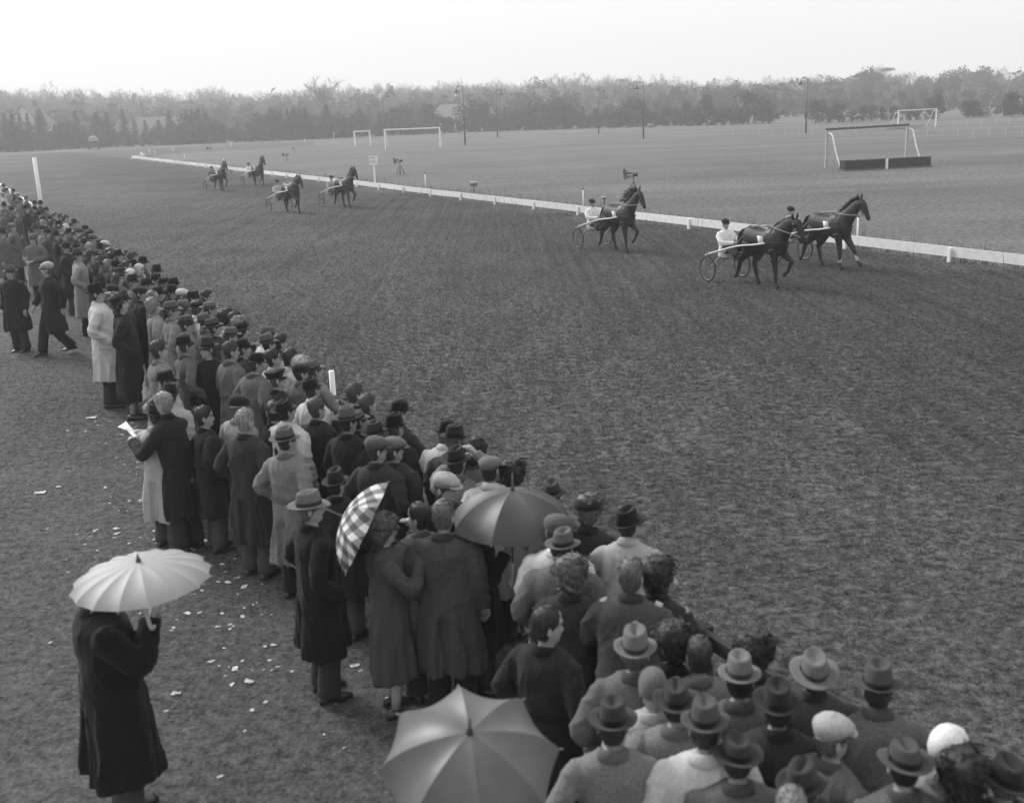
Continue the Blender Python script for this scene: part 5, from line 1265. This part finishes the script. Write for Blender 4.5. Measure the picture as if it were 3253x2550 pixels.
# ------------------------------------------------------------------ far trees
BARK = mat('bark', .10, .95, .3, 6.); TWIG = mat('bare_twigs', .17, .95, .3, 1.); NEED = mat('dark_needles', .030, .9, .5, 1.5); PINE = mat('pine_needles', .055, .9, .5, 1.2); SHRUB = mat('shrub_leaves', .045, .9, .5, 1.5)
def bare_tree(seed):
    "unit-height tree: trunk mesh and a crown of limbs and twigs"
    r = random.Random(seed); T = MB(); K = MB()
    def branch(p, d, L, rad, lev):
        q = p+d*L*.5+Vector((r.uniform(-.1, .1), r.uniform(-.1, .1), r.uniform(0, .08)))*L; e = q+(d+Vector((0, 0, .12)))*L*.5
        (T if lev == 0 else K).tube([tuple(p), tuple(q), tuple(e)], [rad, rad*.75, rad*.45], 5 if lev < 2 else 3, cap=False)
        if lev >= 4: return
        n = (11, 7, 6, 5)[lev]
        for k in range(n):
            t = r.uniform(.30 if lev == 0 else .2, 1); b = p.lerp(e, t) if t > .5 else p.lerp(q, t*2) if False else p.lerp(e, t)
            a = r.uniform(0, 2*PI); sp_ = r.uniform(.5, 1.0); dd = (d*1.0+Vector((math.cos(a), math.sin(a), r.uniform(-.1, .4)))*sp_).normalized()
            branch(b, dd, L*r.uniform(.42, .62), max(rad*.45, .0015), lev+1)
    branch(Vector((0, 0, 0)), Vector((r.uniform(-.05, .05), r.uniform(-.05, .05), 1)), .58, .020, 0)
    return T.mesh('trunk', [BARK]), K.mesh('crown', [TWIG], False)
def leafmass(mb, c, rx, ry, rz, n, s, r, flat=.0):
    V = []; F = []
    for k in range(n):
        while True:
            x, y, z = (r.uniform(-1, 1) for _ in range(3)); q = x*x+y*y+z*z
            if q < 1 and r.random() < .25+.75*q: break
        p = Vector((c[0]+x*rx, c[1]+y*ry, c[2]+z*rz)); a = Vector((r.gauss(0, 1), r.gauss(0, 1), r.gauss(0, 1-flat))).normalized()*s*r.uniform(.5, 1.3)
        b = Vector((r.gauss(0, 1), r.gauss(0, 1), r.gauss(0, 1-flat))).normalized()*s*r.uniform(.5, 1.3); m = len(V); V += [tuple(p), tuple(p+a), tuple(p+b)]; F.append((m, m+1, m+2))
    mb.add(V, F)
def spruce(seed):
    r = random.Random(seed); T = MB(); T.tube([(0, 0, 0), (0, 0, .5), (0, 0, 1)], [.018, .012, .002], 6); K = MB(); V = []; F = []
    z = .06; wob = [r.uniform(.7, 1.25) for _ in range(12)]
    while z < .985:
        R = (.26*(1-z)**.85+.012); n = int(7+8*(1-z))
        for k in range(n):
            a = r.uniform(0, 2*PI); L = R*r.uniform(.65, 1.15)*wob[int(a/2/PI*11.9)]; d = Vector((math.cos(a), math.sin(a), 0)); s = Vector((-d.y, d.x, 0))
            for q in range(4):
                t0, t1 = q/4, (q+1)/4; p0 = d*L*t0+Vector((0, 0, z-.28*L*t0**1.4)); p1 = d*L*t1+Vector((0, 0, z-.28*L*t1**1.4+.02*(q == 3))); w = .030*(1-t0*.55)
                m = len(V); V += [tuple(p0+s*w-Vector((0, 0, w*.6))), tuple(p0-s*w-Vector((0, 0, w*.6))), tuple(p1), tuple(p0+Vector((0, 0, .006)))]; F += [(m, m+3, m+2), (m+3, m+1, m+2)]
        z += .016+.016*r.random()*(1-z)+.004
    K.add(V, F); return T.mesh('trunk', [BARK]), K.mesh('crown', [NEED], False)
def pine(seed):
    r = random.Random(seed); T = MB(); top = Vector((r.uniform(-.08, .08), r.uniform(-.05, .05), .86)); T.tube(spline([(0, 0, 0), (r.uniform(-.04, .04), 0, .45), tuple(top)], 7), np.linspace(.022, .008, 7), 6); K = MB()
    for k in range(r.randint(8, 12)):
        z = r.uniform(.50, .92); a = r.uniform(0, 6.28); L = r.uniform(.03, .26)*(1.15-abs(z-.68)); c = (top.x*z+math.cos(a)*L, top.y*z+math.sin(a)*L, z+.03)
        T.tube([(top.x*z*.9, top.y*z*.9, z-.06), (c[0], c[1], c[2])], [.007, .003], 4); leafmass(K, c, r.uniform(.07, .13), r.uniform(.07, .13), r.uniform(.03, .06), 240, .026, r)
    return T.mesh('trunk', [BARK]), K.mesh('crown', [PINE], False)
def shrub(seed):
    r = random.Random(seed); T = MB(); K = MB()
    for k in range(5): a = r.uniform(0, 6.28); T.tube([(0, 0, 0), (math.cos(a)*.15, math.sin(a)*.15, .5)], [.03, .012], 4)
    for k in range(16): a = r.uniform(0, 6.28); L = r.uniform(0, .55); z = r.uniform(.12, .85); q = r.uniform(.09, .24); leafmass(K, (math.cos(a)*L*(1.1-z*.6), math.sin(a)*L*(1.1-z*.6), z), q, q, q*r.uniform(.7, 1.5), 85, .07, r)
    return T.mesh('trunk', [BARK]), K.mesh('crown', [SHRUB], False)
PRO = {'bare': [bare_tree(s) for s in range(5)], 'spruce': [spruce(s) for s in range(4)], 'pine': [pine(s) for s in range(4)], 'shrub': [shrub(s) for s in range(6)]}
TOPX = [0, 200, 450, 650, 900, 1000, 1040, 1100, 1300, 1500, 1700, 1800, 2000, 2200, 2400, 2600, 2760, 2785, 2840, 3000, 3130, 3253]
TOPY = [284, 290, 296, 292, 298, 280, 268, 282, 270, 264, 268, 248, 250, 254, 254, 246, 240, 214, 242, 238, 228, 230]
tr = random.Random(42); n_tree = 0
LANDX = [130, 260, 400, 600, 800, 1000, 1120, 1240, 1400, 1540, 1700, 1880, 2060, 2300, 2500, 2640, 2850, 3000, 9999]
LANDN = ['at the left edge', 'right of the white gabled house', 'behind the covered van', 'round the broad low house', 'above the leftmost far trotters', 'above the right far trotter', 'left of the small goal', 'behind the small goal', 'behind the middle goal', 'by the long house', 'right of the long house', 'left of the fourth lamp', 'between fourth and fifth lamps', 'right of the fifth lamp', 'left of the sixth lamp', 'right of the sixth lamp', 'above the large dark goal', 'behind the distant goal', 'at the right edge']
def land(x): return LANDN[next(i for i, v in enumerate(LANDX) if x < v)]
NAMES = {'bare': 'bare_tree', 'spruce': 'spruce_tree', 'pine': 'pine_tree', 'shrub': 'shrub'}
def plant(kind, x, D, h, label, group, wide=1.0, dx=0.0):
    global n_tree
    p = at_depth(x, D); k = tr.randrange(len(PRO[kind])); t, c = PRO[kind][k]
    if group in ('scrub along the foot of the wood', 'trees of the hazy wood', 'dark conifers edging the field'): label = ('low ' if kind == 'shrub' and h < 3.2 else 'tall ' if kind == 'shrub' and h > 5 else 'slim ' if wide < (.95 if kind != 'spruce' else 1.4) else 'broad ')+label
    o = thing(NAMES[kind], p, tr.uniform(0, 6.28), label, 'shrub' if kind == 'shrub' else 'tree', group)
    o.scale = (h*wide*tr.uniform(.8, 1.3), h*wide*tr.uniform(.8, 1.3), h); link('trunk', t, o); link('crown', c, o); n_tree += 1; return o
def topy(x): return float(np.interp(x, TOPX, TOPY))
# hazy wood behind: rows from far to near
for D0, step, drop in ((470, 26, 4), (400, 28, 14), (340, 28, 30), (290, 44, 56)):
    x = -80
    while x < 3340:
        D = D0*tr.uniform(.95, 1.05); yt = topy(x)+drop+tr.uniform(-6, 22); h = top_height(x, yt, D)
        kind = tr.choices(('bare', 'pine', 'spruce'), ((7, 2, 1) if D0 > 300 else (4, 4, 1)))[0]
        side = 'left' if x < 1100 else ('middle' if x < 2200 else 'right')
        dist = {470: 'farthest', 400: 'middle', 340: 'nearer', 290: 'nearest'}[D0]
        plant(kind, x, D, h*(1.04 if kind == 'bare' else 1), '%s tree, %s row of the wood %s' % (kind, dist, land(x)), 'trees of the hazy wood', tr.uniform(.8, 1.15) if kind != 'spruce' else tr.uniform(.7, 1))
        x += step*tr.uniform(.6, 1.4)
# dark conifers and scrub at the edge of the field
FX = [0, 150, 300, 450, 700, 900, 1150, 1380, 1400, 1535, 1545, 1760, 1900, 2100, 2300, 2420, 2600, 3253]
FY = [360, 350, 352, 372, 362, 352, 350, 362, 400, 400, 360, 350, 340, 344, 352, 372, 372, 378]
BX = [0, 300, 500, 1000, 1500, 2100, 2400, 2700, 3253]; BY = [487, 471, 464, 443, 420, 403, 395, 390, 371]
x = -60
while x < 2420:
    base = float(np.interp(x, BX, BY)); D = gp(x, base).y*tr.uniform(1.01, 1.10); yt = float(np.interp(x, FX, FY))+tr.choice((-14, 0, 10, 34, 46))+tr.uniform(-8, 8); h = top_height(x, yt, D)
    if not (1390 < x < 1535): plant('spruce', x, D, h, 'dark spruce edging the field %s' % land(x), 'dark conifers edging the field', tr.uniform(1.1, 1.9))
    x += tr.uniform(18, 46)
x = -60
while x < 3330:
    base = float(np.interp(x, BX, BY)); D = gp(x, base).y*tr.uniform(1.0, 1.03); dens = 1 if x < 2400 else .55
    if tr.random() < dens and not (2490 < x < 2560): plant('shrub', x, D, tr.choice((2.6, 3.4, 4.6, 6.2))*tr.uniform(.9, 1.15) if x < 2400 else tr.uniform(1.8, 4.2), 'dark scrub bush at the foot of the wood %s' % land(x), 'scrub along the foot of the wood', tr.uniform(.9, 1.5))
    x += tr.uniform(16, 34)
for x, D, yt, kind, lab in ((1030, 300, 262, 'bare', 'large bare tree standing up left of the white goals'), (2785, 330, 212, 'pine', 'tall dark pine rising above the wood at right'), (2650, 300, 258, 'pine', 'round topped pine right of the sixth lamp'), (1660, 290, 290, 'pine', 'broad pine behind the long house'), (122, 236, 372, 'spruce', 'dark spruce before the white gabled house'), (2450, 300, 262, 'pine', 'pine left of the sixth lamp'), (3090, 330, 226, 'pine', 'spreading pine top at the far right')):
    plant(kind, x, D, top_height(x, yt, D), lab, 'trees that stand out', 1.3)
# undergrowth inside the wood
for D0, h0, st in ((270, 5, 40), (310, 8, 42), (370, 11, 44)):
    x = -70
    while x < 3330:
        if not (1400 < x < 1530 and D0 == 270) and not (430 < x < 560 and D0 == 270): plant('shrub', x, D0*tr.uniform(.97, 1.04), h0*tr.uniform(.6, 1.15), 'tall shrub in %s of the wood %s' % ({270: 'front', 310: 'middle', 370: 'back'}[D0], land(x)), 'undergrowth of the wood', tr.uniform(.8, 1.2))
        x += st*tr.uniform(.6, 1.4)
# the wood beyond reads as one mass of twigs
def far_wood():
    r = np.random.RandomState(9); n = 90000; px = r.uniform(-200, 3450, n); D = r.uniform(480, 560, n)
    ty = np.interp(px, TOPX, TOPY)+4+9*np.sin(px*.043)+6*np.sin(px*.11+1)+4*np.sin(px*.29); dx = np.array([ray(p, 400)[0]/ray(p, 400)[1] for p in px])
    top = np.array([top_height(p, t, d) for p, t, d in zip(px, ty, D)]); z = top*(1-.9*r.rand(n)**.8*1.0); X = dx*D
    L = r.uniform(.5, 1.6, n); a = r.uniform(0, 6.28, n); up = r.uniform(.1, 1.3, n); w = r.uniform(.04, .13, n)
    V = np.empty((n, 3, 3)); V[:, 0] = np.stack([X-w, D, z], 1); V[:, 1] = np.stack([X+w, D, z+w], 1); V[:, 2] = np.stack([X+np.cos(a)*L, D+np.sin(a)*L, np.minimum(z+up*L, top+.6)], 1)
    me = bpy.data.meshes.new('far_wood'); me.from_pydata(V.reshape(-1, 3).tolist(), [], np.arange(3*n).reshape(-1, 3).tolist()); me.materials.append(TWIG)
    tag(link('far_wood', me), 'hazy mass of bare wood along the horizon', 'wood', kind='stuff')
far_wood()
# ------------------------------------------------------------------ houses
def house(x, D, w, dpt, hw, hr, label, wallm, roofm, rz=0.0, wins=3, gable=False):
    p = at_depth(x, D); o = thing('house', p, rz, label, 'house', 'houses in the wood'); m = MB()
    m.box((0, 0, hw/2), (w, dpt, hw)); m.build('wall', wallm, o, False); e = .4
    m = MB()
    if gable:
        V = [(-w/2-e, -dpt/2-e, hw), (w/2+e, -dpt/2-e, hw), (0, -dpt/2-e, hw+hr), (-w/2-e, dpt/2+e, hw), (w/2+e, dpt/2+e, hw), (0, dpt/2+e, hw+hr)]
        m.add(V, [(0, 2, 5, 3), (2, 1, 4, 5), (0, 3, 4, 1), (3, 5, 4)]); g = MB(); g.add([(-w/2, -dpt/2-.01, hw), (w/2, -dpt/2-.01, hw), (0, -dpt/2-.01, hw+hr*.94)], [(0, 1, 2)]); g.build('gable', wallm, o, False)
    else:
        V = [(-w/2-e, -dpt/2-e, hw), (w/2+e, -dpt/2-e, hw), (w/2+e, dpt/2+e, hw), (-w/2-e, dpt/2+e, hw), (-w/2+w*.12, 0, hw+hr), (w/2-w*.12, 0, hw+hr)]
        m.add(V, [(0, 1, 5, 4), (2, 3, 4, 5), (1, 2, 5), (3, 0, 4), (0, 3, 2, 1)])
    rf = m.build('roof', roofm, o, False); c = MB(); c.box((w*.2, 0, hw+hr+.2), (.7, .7, 1.4)); c.build('chimney', BRICK, rf, False)
    for i in range(wins):
        f = MB(); xx = -w/2+w*(i+.5)/wins; f.box((xx, -dpt/2-.04, hw*.55), (1.3, .1, 1.5)); fr = f.build('window', WHITE, o, False); g = MB(); g.box((xx, -dpt/2-.1, hw*.55), (1.05, .04, 1.25)); g.build('pane', GLASS, fr, False)
BRICK = mat('brick_grey', .14, .9, .2, 2.); RENDER = mat('white_render', .42, .8, .1, 1.); TILE = mat('roof_tile', .16, .85, .25, 2.); THATCH = mat('pale_roof', .17, .9, .25, 2.)
house(105, 262, 7, 8, 5.2, 4.5, 'white gabled house among trees at far left', RENDER, TILE, 0, 2, True)
house(25, 330, 7, 8, 4, 3, 'white house cut by the left edge among trees', RENDER, TILE, 0, 2)
house(490, 285, 21, 10, 1.0, 5.0, 'broad low house with a steep tiled roof behind the far bend', BRICK, THATCH, 0, 3)
house(1475, 262, 14, 9, 3.0, 3.0, 'long pale roofed house between the lamp posts', RENDER, THATCH, -.15, 4)
house(1235, 340, 9, 8, 6.5, 5, 'gabled house showing behind the white middle goal', BRICK, THATCH, .3, 2, True)
house(2510, 345, 9, 8, 5.5, 3.5, 'pale gabled house behind the sixth lamp post', RENDER, TILE, -.4, 2, True)
house(1710, 350, 8, 8, 7, 3, 'white house glimpsed in the wood behind the spruces', RENDER, TILE, .2, 2)
house(730, 400, 12, 9, 7, 5, 'roof glimpsed in the hazy wood, left third', BRICK, THATCH, .1, 3)
house(900, 400, 9, 9, 7, 4.5, 'second roof glimpsed in the hazy wood', RENDER, THATCH, -.2, 2)
# ------------------------------------------------------------------ covered van at the far bend
def van(x, y):
    p = gp(x, y); o = thing('covered_van', p, -1.25, 'small dark van with pale canvas top at the far bend', 'van'); w, l, h = 1.8, 3.4, 1.1
    m = MB(); m.box((0, 0, .95), (l, w, .9)); m.box((l*.40, 0, 1.35), (l*.28, w*.95, .55)); m.build('body', DARKM, o, False)
    m = MB(); m.tube([(-l/2, 0, 1.55), (-l/2+.05, 0, 1.6), (l*.22, 0, 1.6), (l*.24, 0, 1.55)], np.array([(.95, .85), (1.0, .95), (1.0, .95), (.95, .85)]), 16); m.build('canvas_top', mat('canvas', .34, .9, .1, 3.), o)
    for sx in (-.3, .33):
        for s in (-1, 1):
            q = MB(); q.tube([(l*sx, s*w*.42, .42), (l*sx, s*w*.52, .42)], [.42, .42], 14); q.build('wheel', RUBBER, o)
    m = MB(); m.box((l*.545, 0, 1.45), (.04, w*.8, .38)); m.build('windscreen', GLASS, o, False)
van(300, 476)
# ------------------------------------------------------------------ air
m = MB(); m.box((0, 290, 15.5), (860, 720, 33)); hz = m.build('haze', bpy.data.materials.new('haze_air'), smooth=False)
hm = hz.data.materials[0]; hm.use_nodes = True; ht = hm.node_tree; ht.nodes.clear(); pv_ = ht.nodes.new('ShaderNodeVolumePrincipled'); ho = ht.nodes.new('ShaderNodeOutputMaterial')
pv_.inputs['Color'].default_value = (.96, .96, .96, 1); pv_.inputs['Density'].default_value = .0012; pv_.inputs['Anisotropy'].default_value = .2
ht.links.new(pv_.outputs[0], ho.inputs['Volume']); tag(hz, 'pale mist lying over the whole racecourse', 'haze', kind='stuff')
print('PEOPLE', seen_n, 'tris', sum(len(m.polygons)*2 for m in bpy.data.meshes))
